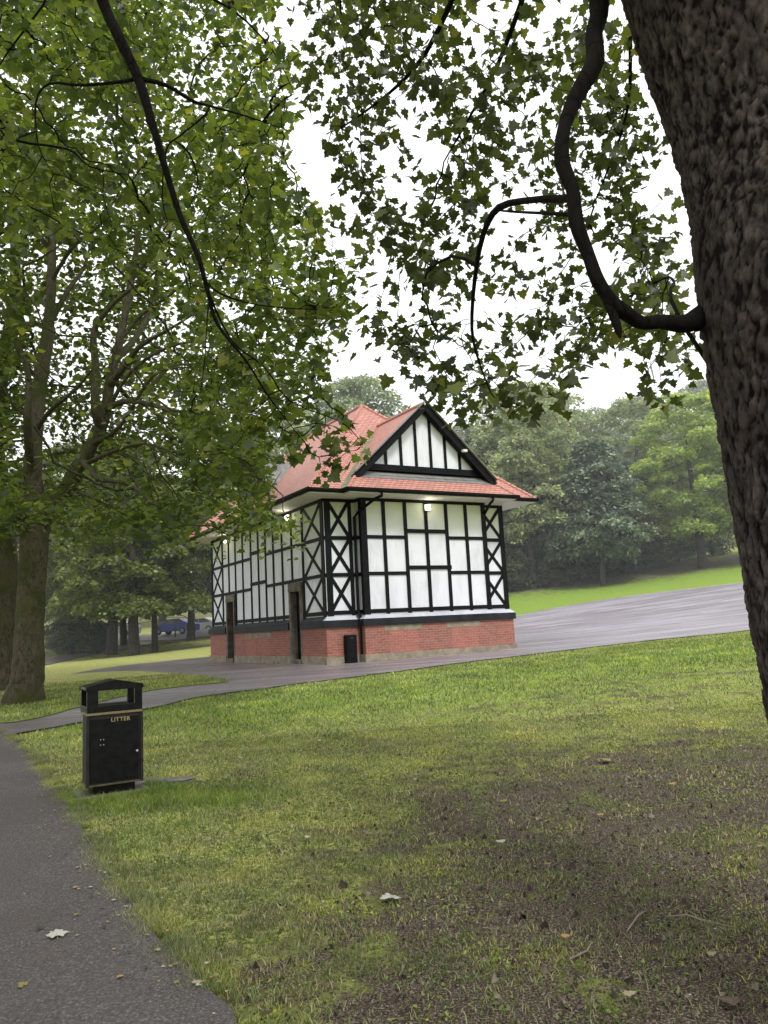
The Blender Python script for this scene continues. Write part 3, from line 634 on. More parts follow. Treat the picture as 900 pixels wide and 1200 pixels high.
sub([at(0, -80, 6.8), at(60, -20, 7.2), at(10, 60, 7.4), at(-30, 120, 7.6)], .02, n0=at(40, -260, 5.6))
UL = [(-40, -40), (330, -40), (345, 100), (345, 210), (405, 300), (420, 345), (395, 400), (380, 450), (330, 480), (260, 430), (190, 340), (120, 300), (-40, 260)]
A3 = np.r_[px_volume(UL, 1250, 6.9, 10.2, 31, -.08, .8), px_volume([(330, 440), (420, 480), (432, 515), (400, 556), (350, 565), (325, 500)], 85, 6.8, 8.4, 32), px_volume([(340, 200), (425, 310), (415, 400), (370, 420)], 110, 6.5, 9, 33), px_volume([(200, 400), (330, 470), (340, 540), (240, 540), (190, 450)], 120, 7.5, 9.5, 34, -.1)]
ids = S.colonize(A3, .11, 1.1, .18, 260, seed=2, grav=-.08, jit=.32)
S.radii(.0034, 2.5, .026)
lp = S.leafpts(ids, .016, 2.0, .07, 10); lp[:, 1] += .12
fx, fy, fz = proj(lp); rk = np.random.default_rng(77).uniform(0, 1, len(lp)); lp = lp[~((fx > 325) & (fy > 455) & (rk < .15)) & ~((fx > 435) & (fy > 440))]
r = np.random.default_rng(18); ov = np.c_[r.uniform(-11, -1.0, 4200), r.uniform(-6, 11, 4200), r.uniform(4.5, 11.5, 4200)]  # unseen overhead leaves, added to shade the ground below
qx, qy, qz = proj(ov); ovk = ov[(qz < .3) | (qy < -60) | (qx < -90)]
S.mesh('branches', M_LIMB, root, 5, 20, RO, rough=.12)
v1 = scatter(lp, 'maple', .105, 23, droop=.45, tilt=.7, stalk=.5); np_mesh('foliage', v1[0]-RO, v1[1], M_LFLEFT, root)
v2 = scatter(ovk, 'maple_lo', .24, 24, tilt=.7); np_mesh('shade_foliage', v2[0]-RO, v2[1], M_LFLEFT, root)
# ------------------------------------------------------------------ left forked tree
g0 = ground(28, 826); LY = g0[1]; root = empty('forked_tree', g0); RO = np.array(g0)
tag(root, 'mossy old tree with a forked trunk on the grass left of the litter bin', 'tree')
S = Skel(); K = LY/917.4
tk = S.line([g0-np.array([0, 0, .3]), at(28, 822, LY), at(32, 795, LY), at(34, 750, LY), at(36, 700, LY), at(40, 640, LY), at(43, 600, LY)], [.56, .44, .35, .31, .29, .30, .33], sub=5)
lf = S.line([at(38, 570, LY), at(40, 520, LY), at(45, 460, LY+.2), at(55, 400, LY+.3), at(60, 330, LY+.3), at(60, 270, LY+.4), at(55, 210, LY+.5), at(52, 120, LY+.6)], [.22, .18, .16, .14, .11, .09, .07, .04], start=tk[-1], sub=4)
rf = S.line([at(68, 588, LY-.2), at(92, 548, LY-.4), at(108, 520, LY-.5), at(122, 490, LY-.6), at(130, 440, LY-.7), at(140, 400, LY-.8), at(152, 340, LY-.8), at(160, 290, LY-.9), at(168, 230, LY-1)], [.20, .17, .14, .125, .10, .09, .075, .055, .035], start=tk[-3], sub=4)
def sb(n0, pts, r0, r1=.012): return S.line(pts, list(np.linspace(r0, r1, len(pts))), start=nearest(S, np.array(n0)), sub=4)
a4 = lambda x, y, dy=0: at(x, y, LY+dy)
sb(a4(118, 500, -.6), [a4(112, 480, -.9), a4(112, 430, -1), a4(110, 390, -1.2), a4(125, 365, -1.4), a4(145, 345, -1.6), a4(175, 325, -2), a4(200, 300, -2.4)], .10)
sb(a4(128, 450, -.7), [a4(145, 430, -1), a4(165, 405, -1.3), a4(200, 385, -1.6), a4(240, 360, -2)], .075)
sb(a4(135, 425, -.7), [a4(160, 395, 0), a4(180, 355, .5), a4(190, 320, 1), a4(215, 290, 1.4)], .07)
sb(a4(122, 480, -.6), [a4(150, 470, -1.5), a4(190, 478, -2.2), a4(225, 500, -3), a4(260, 530, -3.5), a4(300, 560, -4)], .06)
sb(a4(100, 540, -.5), [a4(115, 560, -1.5), a4(150, 567, -2.4), a4(180, 590, -3.2), a4(215, 615, -4)], .065)
sb(a4(42, 500, .1), [a4(60, 480, -.6), a4(90, 455, -1), a4(110, 430, -1.5)], .05)
sb(a4(42, 600, 0), [a4(20, 605, -.4), a4(-5, 625, -.8), a4(-40, 640, -1)], .10)
sb(a4(40, 560, 0), [a4(32, 500, -.8), a4(33, 440, -1), a4(10, 380, -1.4), a4(-20, 340, -1.5)], .09)
sb(a4(58, 380, .3), [a4(80, 340, .5), a4(100, 310, .8), a4(110, 260, 1)], .06)
sb(a4(57, 300, .3), [a4(35, 260, .3), a4(10, 240, 0), a4(-20, 200, 0)], .06)
sb(a4(130, 440, -.7), [a4(160, 470, .5), a4(200, 430, 1), a4(250, 430, 1.5), a4(300, 440, 2)], .05)
for n0, pts in ((a4(120, 490, -.6), [(150, 440, -1), (190, 410, -1.4), (235, 400, -1.8), (285, 410, -2.2)]), (a4(140, 400, -.8), [(165, 370, -.8), (200, 345, -1.2), (230, 320, -1.5), (265, 310, -1.8)]), (a4(108, 520, -.5), [(140, 500, -1.4), (180, 440, -2), (225, 430, -2.4)]),
                (a4(155, 330, -.8), [(175, 300, -1), (190, 260, -1.3), (205, 225, -1.5)]), (a4(45, 450, .2), [(25, 420, -.5), (10, 370, -.9), (5, 310, -1)]), (a4(60, 330, .3), [(85, 290, -.3), (115, 265, -.7), (140, 225, -1)]), (a4(92, 548, -.4), [(130, 530, -1.5), (170, 520, -2.3), (215, 535, -3)])):
    sb(n0, [a4(*q) for q in pts], .045, .012)
r = np.random.default_rng(41); att = []
# hollow crown: foliage in a shell around the limbs, and low skirts
cen = np.array([RO[0]+1.6, RO[1]-.3, 9.3])
while len(att) < 1700:
    v_ = r.normal(0, 1, 3); v_ /= np.linalg.norm(v_); p = cen+v_*np.array([7.2, 7.0, 7.6])*r.uniform(.62, 1.0)**.7
    if p[2] < 4.3 or noise.noise(Vector(p*.5)) < -.04: continue
    x_, y_, _z = proj(p[None]); 
    if x_[0] > 385-.25*max(0, 380-y_[0]) or (x_[0] > 330 and y_[0] > 470): continue
    if 40 < x_[0] < 225 and 230 < y_[0] < 560 and r.uniform() < .6: continue
    att.append(p)
att += list(px_volume([(0, 560), (60, 560), (200, 580), (330, 595), (375, 622), (385, 642), (330, 635), (270, 605), (235, 630), (120, 640), (60, 600), (0, 600)], 150, 12.5, 17, 42))
att += list(px_volume([(150, 470), (300, 480), (345, 545), (290, 595), (220, 570), (150, 560)], 240, 12, 18, 43))
ids = S.colonize(att, .32, 3.0, .5, 120, seed=3, grav=-.02, jit=.3); S.radii(.010, 2.4, .08)
S.mesh('trunk', M_BARKL, root, 4, 26, RO, rough=.12)
lp = S.leafpts(ids, .045, 19, .27, 11)
fx, fy, fz = proj(lp); rk = np.random.default_rng(78).uniform(0, 1, len(lp))
lp = lp[~((fx > 30) & (fx < 215) & (fy > 250) & (fy < 585) & (lp[:, 1] < LY-.6) & (rk < .86)) & ~((fx > 318) & (fy > 480) & (fy < 602)) & ~((fx > 355) & (fy > 440)) & ~((fx > 215) & (fy > 655)) & ~((fx > 225) & (fx < 262) & (fy > 598) & (fy < 640) & (rk < .6))]
v1 = scatter(lp, 'maple_lo', .130, 25, droop=.35, tilt=.6, stalk=.3); np_mesh('foliage', v1[0]-RO, v1[1], M_LFLEFT, root)
# ------------------------------------------------------------------ generic further trees
def proto(name, H, cw, cbase, nb, nleaf, ls, trunk_r, shape='round', seed=0, kind='rhomb', branchy=120, mleaf=None, mbark=None, blob=.2, loc=(0, 0, -500)):
    r = np.random.default_rng(seed); root = empty(name, (0, 0, 0))
    blobs = []
    for k in range(nb):
        t = (k+r.uniform())/nb; az = k*2.39996+r.uniform(-.3, .3); z = cbase+(H-cbase)*t
        if shape == 'cone': prof = (1-t)**.75*1.0+.08 if t > .12 else .75+t*2
        elif shape == 'tall': prof = math.sin(math.pi*min(1, .12+t*.86))**.7*.9+.08
        else: prof = math.sin(math.pi*min(1, .16+t*.8))**.6
        rad = cw*prof*r.uniform(.5, 1.0); br_ = cw*blob*r.uniform(.75, 1.35)*(1.1-.3*t)
        blobs.append((np.array([math.cos(az)*max(0, rad-br_*.4), math.sin(az)*max(0, rad-br_*.4), min(z, H-br_*.5)]), br_))
    S = Skel(); n0 = 6; S.line([(0, 0, -.6), (0, 0, .3), (.05*H*.1, 0, H*.2), (-.02*H*.3, .02*H, H*.45), (.02*H, 0, H*.7), (0, 0, H*.93)], [trunk_r*1.35, trunk_r*1.1, trunk_r*.85, trunk_r*.6, trunk_r*.35, trunk_r*.08], sub=4)
    att = [c+r.normal(0, b_*.35, 3) for c, b_ in blobs for _ in range(3)]
    S.colonize(att, H*.035, H*.35, H*.05, 60, seed=seed, jit=.2); S.radii(trunk_r*.05, 2.3, trunk_r*.5)
    S.mesh('trunk', mbark or M_BARKF, root, 4, 12)
    w = np.array([b_**2 for c, b_ in blobs]); w /= w.sum(); pick = r.choice(len(blobs), nleaf, p=w); Cn = np.array([b_[0] for b_ in blobs])[pick]; Br = np.array([b_[1] for b_ in blobs])[pick]
    v = r.normal(0, 1, (nleaf, 3)); v /= np.linalg.norm(v, axis=1)[:, None]; v[:, 2] = np.where(v[:, 2] < -.2, -v[:, 2]*.7, v[:, 2])
    rr = Br*(.55+.5*r.beta(2.2, 1.4, nleaf)); P = Cn+v*rr[:, None]*np.array([1.05, 1.05, .72])
    V, Fc = scatter(P, kind, ls, seed+5, out=v, droop=.45, tilt=.5, stalk=0, up=.8)
    np_mesh('foliage', V, Fc, mleaf or M_LFMID, root)
    return root
used = {}
def place(pr, loc, rz, s, label, group=None, leaf=None, cat='tree', name=None, sz=None):
    if pr not in used: o = pr; used[pr] = 1
    else:
        o = pr.copy(); C.objects.link(o)
        for ch in list(pr.children):
            c = ch.copy(); C.objects.link(c); c.parent = o
    o.location = (loc[0], loc[1], loc[2] if len(loc) > 2 else gz(loc[0], loc[1])); o.rotation_euler = (0, 0, rz); o.scale = (s, s, s*(sz or 1)); tag(o, label, cat, group)
    if leaf is not None:
        for ch in o.children:
            if ch.name.startswith('foliage'):
                ch.material_slots[0].link = 'OBJECT'; ch.material_slots[0].material = leaf
    return o
pa = proto('broadleaf_tree', 15, 6.2, 2.5, 70, 26000, .30, .38, 'round', 51, mleaf=M_LFMID)
pb_ = proto('broadleaf_tree', 18, 6.0, 4.0, 85, 30000, .30, .34, 'tall', 52, mleaf=M_LFMID, blob=.24)
pc = proto('chestnut_tree', 10.3, 4.3, 1.9, 90, 26000, .30, .20, 'cone', 53, kind='oval', mleaf=M_LFGREY, blob=.24)
ps = proto('bush', 2.6, 1.9, .1, 26, 7000, .16, .05, 'round', 54, mleaf=M_LFDARK, blob=.36)
def gp(px, Y):
    d_ = ray(px, 700); x = d_[0]*Y; return np.array([x, Y, gz(x, Y)])
# right-hand side
q = ground(707, 686, ymin=30); place(pc, q, .4, q[1]/55., 'grey green conical chestnut tree standing alone on the bright grass', leaf=M_LFCHEST)
q = ground(627, 691, ymin=30); place(pb_, q+np.array([0, 1, 0]), 1.0, .92, 'tall slim tree with a bare straight trunk just right of the pavilion', leaf=M_LFGREY)
right = [(828, 62, pa, 2.0, .93, 'bright lime green tree on the slope at the right', M_LFLIME, None), (905, 60, pa, 4.0, .95, 'bright green tree half hidden behind the big right trunk', M_LFLIME, None),
         (760, 70, pa, .3, 1.0, 'broad grey green tree between the chestnut and the lime green tree', M_LFGREY, None), (660, 72, pb_, 2.1, .98, 'leafy olive tree behind the left shoulder of the chestnut', M_LFGREY, None),
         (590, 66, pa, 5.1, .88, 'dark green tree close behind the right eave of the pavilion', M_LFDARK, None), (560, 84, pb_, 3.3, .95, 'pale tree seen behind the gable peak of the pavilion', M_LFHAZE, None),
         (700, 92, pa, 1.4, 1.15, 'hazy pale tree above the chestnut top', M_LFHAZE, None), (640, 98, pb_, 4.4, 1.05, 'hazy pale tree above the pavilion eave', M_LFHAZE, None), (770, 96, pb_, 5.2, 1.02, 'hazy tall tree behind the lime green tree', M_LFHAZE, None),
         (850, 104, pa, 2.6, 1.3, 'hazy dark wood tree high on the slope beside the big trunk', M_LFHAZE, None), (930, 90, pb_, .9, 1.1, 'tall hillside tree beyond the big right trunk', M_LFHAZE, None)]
for px_, Y, pr, rz, s, lab, lf_, _ in right: place(pr, gp(px_, Y), rz, s, lab, 'trees on the slope behind the drive', lf_)
place(pa, gp(735, 66), 3.9, .62, 'small dark tree tucked behind the chestnut', 'trees on the slope behind the drive', M_LFDARK)
place(pa, gp(660, 63), .9, .55, 'low dark tree between the slim trunk and the chestnut', 'trees on the slope behind the drive', M_LFDARK)
# behind the pavilion
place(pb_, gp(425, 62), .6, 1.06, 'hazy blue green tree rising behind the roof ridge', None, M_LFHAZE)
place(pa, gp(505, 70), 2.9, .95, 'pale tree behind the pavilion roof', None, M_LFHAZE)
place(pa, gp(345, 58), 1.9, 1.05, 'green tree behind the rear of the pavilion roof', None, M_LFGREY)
# left background: trees one can tell apart by their trunks
left = [(131, 54, pa, 1.1, .96, 'tree with a thick grey trunk beyond the grass, left of centre pair', M_LFMID), (157, 47, pa, 3.0, .86, 'tree with a dark leaning trunk nearest behind the litter bin', M_LFMID), (181, 49, pb_, 2.2, .60, 'slim tree with a pale knotty trunk left of the pavilion', M_LFDARK),
        (223, 62, pa, .5, .80, 'dark tree in front of the parked cars', M_LFGREY), (145, 66, pb_, 4.1, .85, 'dark tree standing behind the grey trunked tree', M_LFDARK), (85, 60, pb_, 5.0, .9, 'bushy green tree behind the forked tree', M_LFMID), (255, 70, pa, 3.4, .95, 'dark tree behind the left end of the pavilion', M_LFDARK),
        (20, 66, pa, 2.7, 1.0, 'green tree at the far left edge', M_LFMID), (290, 62, pb_, 1.3, .9, 'green tree hidden behind the left eave', M_LFMID), (190, 95, pa, 5.5, 1.2, 'pale far tree beyond the parked cars', M_LFHAZE), (110, 98, pa, 4.5, 1.25, 'pale far tree behind the bushes at the left', M_LFHAZE), (-60, 60, pb_, 4.5, 1.1, 'green tree left of the forked trees', M_LFMID)]
for px_, Y, pr, rz, s, lab, lf_ in left: place(pr, gp(px_, Y), rz, s, lab, 'trees beyond the far path', lf_)
# second big trunk behind the forked tree at the left edge
q = ground(2, 812); pt_ = proto('old_tree', 17, 7, 7.0, 60, 22000, .22, .50, 'round', 57, mleaf=M_LFLEFT, mbark=M_BARKL)
place(pt_, q+np.array([-.25, .3, 0]), 1.2, 1.0, 'wide dark trunked tree cut off by the left photo edge')
# bushes
bs_l = [(75, 62, 1.0, 'dark bush at the left end of the shrub row'), (95, 60, 1.15, 'dark bush in the shrub row beside the leftmost bush'), (113, 58, .9, 'low dark bush in front of the grey trunk')]
for px_, Y, s, lab in bs_l: place(ps, gp(px_, Y), px_, s, lab, 'shrubs on the left', M_LFDARK)
bs_r = [(598, 61, 1.3, 'dark bush against the pavilion corner'), (615, 63, 1.1, 'dark bush left of the slim trunk'), (645, 62, 1.2, 'rounded bush right of the slim trunk'), (670, 64, 1.5, 'dark bush left of the chestnut trunk'), (690, 66, 1.6, 'dark bush right behind the chestnut trunk'), (730, 66, 1.6, 'dark bush right of the chestnut trunk'), (760, 68, 1.3, 'dark bush below the lime green tree'), (800, 70, 1.4, 'bush at the foot of the lime green tree'), (840, 71, 1.3, 'bush beside the big right trunk')]
for px_, Y, s, lab in bs_r: place(ps, gp(px_, Y), px_, s, lab, 'shrubs on the right', M_LFDARK)
# far woodland mass closing the horizon
r = np.random.default_rng(61); P = []
for k in range(150):
    az = r.uniform(-.75, .85); Y = r.uniform(120, 190); x = az*Y; P.append((x, Y, gz(x, Y), r.uniform(7, 11)))
pts = []; 
for x, y, z, rr in P:
    v = r.normal(0, 1, (420, 3)); v /= np.linalg.norm(v, axis=1)[:, None]; v[:, 2] = abs(v[:, 2]); pts.append(np.array([x, y, z+rr*.55])+v*np.array([rr*.7, rr*.7, rr*(.6 + (.35 if x > 0 else 0))]))
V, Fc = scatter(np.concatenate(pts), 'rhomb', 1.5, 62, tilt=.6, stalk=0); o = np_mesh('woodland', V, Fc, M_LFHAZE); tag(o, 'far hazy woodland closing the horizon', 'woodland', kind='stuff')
exec_building = True
# ------------------------------------------------------------------ pavilion
YAW = math.radians(30.341); H = 4.9; WX = 1.07; WB = 4.628; DD = .382; L = 10.741; W = WX*2+WB; ZR = 1.439; OV = .83; EV = 5.0; SL = .95
pav = empty('park_pavilion', (-1.815, 23.093, .523), YAW)
tag(pav, 'black and white timber framed park pavilion with red tiled roof', 'pavilion')
TH = .3
# base courses: list of (side, a0, a1); front recess, bay, and left segments around the doors
def ring_boxes(mb, w0, w1, pr, segs_left):
    """solid masonry course projecting pr from the timber plane"""
    for a, b_ in segs_left: mb.box(-pr, TH, max(a, 0)-(pr if a == 0 else 0), b_+(pr if b_ == L else 0), w0, w1)
    mb.box(TH, WX-pr, -pr, TH, w0, w1); mb.box(WX-pr, WX+WB+pr, -DD-pr, TH, w0, w1); mb.box(WX+WB+pr, W-TH, -pr, TH, w0, w1)
    mb.box(W-TH, W+pr, -pr, L+pr, w0, w1); mb.box(TH, W-TH, L-TH, L+pr, w0, w1)
D1 = (1.66, 2.60); D2 = (7.86, 8.80)    # full door surrounds
segs = [(0, D1[0]-.002), (D1[1]+.002, D2[0]-.002), (D2[1]+.002, L)]
b = MB(); ring_boxes(b, -1.0, .238, .135, segs); b.build('stone_base', M_STONE, pav, .01)
b = MB(); ring_boxes(b, .238, 1.064, .085, segs); b.build('brick_wall', M_BRICK, pav)
b = MB(); ring_boxes(b, 1.064, 1.272, .15, segs); b.build('sill_band', M_BLACK2, pav, .006)
# sloped flashing on top of the sill
def slope(mb, a, b_, v0, v1, w0, w1): mb.face([(a, v0, w0), (b_, v0, w0), (b_, v1, w1), (a, v1, w1)])
b = MB()
for (u0, u1, v) in ((-.15, WX-.15, 0), (WX-.15, WX+WB+.15, -DD), (WX+WB+.15, W+.15, 0)):
    b.hexa([(u0, v-.152, 1.2725), (u1, v-.152, 1.2725), (u1, v+.1, 1.2725), (u0, v+.1, 1.2725), (u0+(.15 if u0 < 0 or v < 0 else 0), v-.012, 1.40), (u1-(.15 if u1 > W or v < 0 else 0), v-.012, 1.40), (u1-(.15 if u1 > W or v < 0 else 0), v+.1, 1.40), (u0+(.15 if u0 < 0 or v < 0 else 0), v+.1, 1.40)])
b.build('sill_flashing', M_LEAD, pav)
b = MB()
for a, c in segs: b.hexa([(-.152, a-.0, 1.2725), (.1, a-.0, 1.2725), (.1, c, 1.2725), (-.152, c, 1.2725), (-.012, a, 1.40), (.1, a, 1.40), (.1, c, 1.40), (-.012, c, 1.40)])
b.build('side_sill_slope', M_BLACK2, pav)
# rendered infill walls
b = MB()
for a, c in segs: b.box(.0, TH, a, c, 1.272, H+.06)
for a, c in (D1, D2): b.box(.001, TH, a-.002, c+.002, 2.52, H+.06)
b.box(TH, WX, 0, TH, 1.272, H+.06); b.box(WX, WX+WB, -DD, TH, 1.272, H+.06); b.box(WX+WB, W-TH, 0, TH, 1.272, H+.06); b.box(W-TH, W, 0, L, 1.272, H+.06); b.box(TH, W-TH, L-TH, L, 1.272, H+.06)
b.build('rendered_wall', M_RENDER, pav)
RA, RB = 3.714, 2.607
# timber frame: front
FN = (0, -1, 0); LN = (-1, 0, 0)
tf = MB()
def fb(u0, w0, u1, w1, wd, v, t): tf.bar((u0, v, w0), (u1, v, w1), wd, t, FN)
def lb(v0, w0, v1, w1, wd, t, u=0): tf.bar((u, v0, w0), (u, v1, w1), wd, t, LN)
def xpanel(fun, a, c):
    for z0, z1 in ((RA, H-.06), (RB, RA), (ZR+.05, RB)):
        fun(a, z0, c, z1, .105, .020); fun(a, z1, c, z0, .105, .0235)
# recess left X
fx_ = lambda a, z0, c, z1, w, t: fb(a, z0, c, z1, w, 0, t)
for w_, h_ in ((H-.045, .10), (RA, .115), (RB, .115), (ZR+.05, .12)):
    fb(.0, w_, WX, w_, h_, 0, .030); fb(WX+WB, w_, W, w_, h_, 0, .030)
xpanel(fx_, .12, WX-.22); xpanel(fx_, WX+WB+.05, W-.1)
fb(.115, 1.395, .115, H+.002, .19, 0, .036); fb(WX-.20, 1.396, WX-.20, H+.001, .115, 0, .034); fb(W-.09, 1.396, W-.09, H+.001, .17, 0, .034); fb(WX+WB+.1, 1.396, WX+WB+.1, H+.001, .1, 0, .034)
# bay
c6 = WB/6
for k in range(7):
    u = WX+c6*k; wd = .115
    if k == 0: u += .085; wd = .17
    if k == 6: u -= .065; wd = .13
    fb(u, 1.396, u, H+.002, wd, -DD, .036)
for w_, h_ in ((H-.045, .10), (ZR+.05, .12)): fb(WX, w_, WX+WB, w_, h_, -DD, .030)
for w_ in (RA, RB):
    fb(WX, w_, WX+2*c6, w_, .105, -DD, .0301); fb(WX+4*c6, w_, WX+WB, w_, .105, -DD, .0301)
fb(WX+2*c6-.05, RA+.20, WX+4*c6+.05, RA+.20, .12, -DD, .042); fb(WX+2*c6-.05, RB+.17, WX+4*c6+.09, RB+.17, .12, -DD, .042)
# bay side returns
for s_, u in ((-1, WX), (1, WX+WB)):
    for w_, h_ in ((H-.045, .10), (RA, .105), (RB, .105), (ZR+.05, .12)): tf.bar((u, -DD-.02, w_), (u, -.001, w_), h_, .0302, (s_, 0, 0))
    tf.bar((u, -DD+.04, 1.396), (u, -DD+.04, H), .148, .034, (s_, 0, 0))
tf.build('timber_frame', M_BLACK, pav)
tf = MB()
vs = [1.55, 2.42, 3.21, 3.99, 4.70, 5.40, 6.14, 7.01, 7.82, 8.58, 9.33]
for w_, h_ in ((H-.045, .10),): lb(0, w_, L, w_, h_, .030)
for w_ in (RA, RB):
    lb(0, w_, 4.70, w_, .105, .0301); lb(6.14, w_, L, w_, .105, .0301)
lb(4.66, RA+.17, 6.2, RA+.17, .12, .042); lb(4.66, RB+.17, 6.2, RB+.17, .12, .042)
for a, c in segs: lb(max(a, 0), ZR+.05, c, ZR+.05, .12, .0301)
for v in vs:
    lo = 1.396
    if D1[0] < v < D1[1] or D2[0] < v < D2[1]: lo = 2.55
    lb(v, lo, v, H+.001, .095 if v not in (1.55, 9.33) else .11, .034)
for v in (2.68, 7.78, 8.88): lb(v, 1.396, v, RB, .06, .033)
lb(.10, 1.395, .10, H+.003, .19, .0365); lb(L-.08, 1.395, L-.08, H+.002, .15, .0365)
for a, c in ((.15, 1.5), (9.38, L-.1)): xpanel(lambda a_, z0, c_, z1, w, t: lb(a_, z0, c_, z1, w, t), a, c)
tf.build('side_timber_frame', M_BLACK, pav)
# back and right faces: plain studding
tf = MB()
for k in range(12): tf.bar((W, .1+k*(L-.2)/11, 1.396), (W, .1+k*(L-.2)/11, H), .11, .034, (1, 0, 0))
for w_ in (H-.045, RA, RB, ZR+.05): tf.bar((W, 0, w_), (W, L, w_), .11, .030, (1, 0, 0)); tf.bar((0, L, w_), (W, L, w_), .11, .030, (0, 1, 0))
for k in range(8): tf.bar((.1+k*(W-.2)/7, L, 1.396), (.1+k*(W-.2)/7, L, H), .11, .034, (0, 1, 0))
tf.build('rear_timber_frame', M_BLACK, pav)
# stone lintels and blocked openings in the brick
for q_ in ((1.64, 2.96, -DD-.093, -DD-.05, .895, 1.05), (3.88, 5.19, -DD-.093, -DD-.05, .895, 1.05), (-.093, -.05, 4.23, 6.72, .86, 1.02)): MB().box(*q_).build('stone_lintel', M_STONE, pav)
for q_ in ((1.80, 2.80, -DD-.089, -DD-.05, .240, .893), (4.05, 5.05, -DD-.089, -DD-.05, .240, .893), (-.089, -.05, 4.35, 5.35, .24, .858), (-.089, -.05, 5.62, 6.62, .24, .858)): MB().box(*q_).build('blocked_opening', M_BRICK2, pav)
# doors
for (a, c) in (D1, D2):
    b = MB(); b.box(-.10, TH, a, a+.10, -.6, 2.26); b.box(-.10, TH, c-.14, c, -.6, 2.26); b.box(-.102, TH, a-.03, c+.03, 2.26, 2.53); b.box(-.16, TH, a+.1, c-.14, -.6, .14)
    sr = b.build('door_surround', M_STONED, pav, .008)
    b = MB(); b.box(.12, .17, a+.1, c-.14, .14, 2.26); dr = b.build('door', M_DOOR, pav)
    b = MB()
    for z0, z1 in ((.3, 1.0), (1.15, 2.1)):
        b.box(.108, .12, a+.2, c-.24, z0, z1)
    b.build('door_panel', M_DOOR, dr, .004)
    b = MB(); b.box(.09, .12, a+.16, a+.19, 1.1, 1.22); b.build('handle', M_LEADD, dr)
# bulkhead lamps
def lamp(u, v, w, n):
    b = MB(); n = Vector(n)
    if n.y: b.box(u-.10, u+.10, v-.05, v, w-.10, w+.10)
    else: b.box(u-.05, u, v-.10, v+.10, w-.10, w+.10)
    f = b.build('wall_lamp', M_WHITE, pav, .01); b = MB()
    if n.y: b.box(u-.085, u+.085, v-.12, v-.051, w-.085, w+.085)
    else: b.box(u-.12, u-.051, v-.085, v+.085, w-.085, w+.085)
    b.build('lens', M_LAMP, f, .03)
    lg = bpy.data.lights.new('lamp_light', 'POINT'); lg.energy = 4.5; lg.color = (1, .92, .74); lg.shadow_soft_size = .06; lo = bpy.data.objects.new('lamp_light', lg); C.objects.link(lo); lo.parent = f; lo.location = Vector((u, v, w))+n*.20
lamp(3.42, -DD-.036, 4.66, (0, -1, 0)); lamp(-.034, 2.47, 4.68, (-1, 0, 0)); lamp(-.034, 8.66, 4.68, (-1, 0, 0))
# soffit + gutters
ob = .80
b = MB(); z = H+.004
b.box(-OV+.03, WX-ob+.03, -OV+.03, L+OV-.03, z, z+.03); b.box(WX-ob+.03, WX+WB+ob-.03, -DD-ob+.03, L+OV-.03, z+.0005, z+.031); b.box(WX+WB+ob-.03, W+OV-.03, -OV+.03, L+OV-.03, z, z+.03)
b.build('soffit', M_SOFFIT, pav)
def gutter(pts):
    b = MB()
    for p, q in zip(pts[:-1], pts[1:]):
        p = Vector(p); q = Vector(q); d = (q-p).normalized(); n = d.cross(Vector((0, 0, 1))); a0 = p-d*.05; a1 = q+d*.05
        pr = [(-.02, .05), (.09, .05), (.09, -.005), (.06, -.055), (.0, -.06), (-.02, -.05)]
        r0 = [a0+n*x+Vector((0, 0, y)) for x, y in pr]; r1 = [a1+n*x+Vector((0, 0, y)) for x, y in pr]; k = len(pr)
        for i in range(k): b.face([r0[i], r0[(i+1) % k], r1[(i+1) % k], r1[i]])
        b.face(r0[::-1]); b.face(r1)
    return b.build('gutter', M_BLACK, pav)
gutter([(-OV, L+OV, EV), (-OV, -OV, EV)]); gutter([(-OV, -OV, EV-.002), (WX-ob, -OV, EV-.002)]); gutter([(WX-ob, -OV, EV-.001), (WX-ob, -DD-ob, EV-.001)]); gutter([(WX-ob, -DD-ob, EV), (WX+WB+ob, -DD-ob, EV)]); gutter([(WX+WB+ob, -DD-ob, EV-.001), (WX+WB+ob, -OV, EV-.001)]); gutter([(WX+WB+ob, -OV, EV-.002), (W+OV, -OV, EV-.002)]); gutter([(W+OV, -OV, EV), (W+OV, L+OV, EV)])
gutter([(W+OV, L+OV, EV-.002), (-OV, L+OV, EV-.002)])
# roof
E0 = EV+.03; MP = W/2; RH = E0+SL*(W/2+OV); BH = E0+SL*(WB/2+ob); vb = -.63; uc = W/2; vm = -OV+(BH-E0)/SL
zf = E0+SL*(vb+DD+ob)
b = MB()
PK = (MP, MP, RH); PB = (MP, L-MP, RH); FL = (-OV, -OV, E0); FR = (W+OV, -OV, E0); BL_ = (-OV, L+OV, E0); BR_ = (W+OV, L+OV, E0)
b.face([FR, BR_, PB, PK]); b.face([BR_, BL_, PB]); b.face([BL_, FL, PK, PB])
# front hip with the valley cut: P = bay ridge end on the front slope
PV = (uc, vm, BH); VL = (WX-ob, -OV, E0); VR = (WX+WB+ob, -OV, E0)
b.face([FL, VL, PV, PK]); b.face([VR, FR, PK, PV])
rf = b.build('roof', M_ROOF, pav)
b = MB()
GB = zf; ugl = WX-ob+(GB-E0)/SL; ugr = WX+WB+ob-(GB-E0)/SL; vbv = -DD-ob
AP = (uc, vb, BH)
cl_ = (WX-ob, vbv, E0); cr_ = (WX+WB+ob, vbv, E0); gl = (ugl, vb, GB); gr = (ugr, vb, GB)
b.face([VL, cl_, gl, AP, PV]); b.face([cr_, VR, PV, AP, gr]); b.face([cl_, cr_, gr, gl])
bayroof = b.build('bay_roof', M_ROOF, pav)
# roof thickness seen at the verge
b = MB(); off = .028
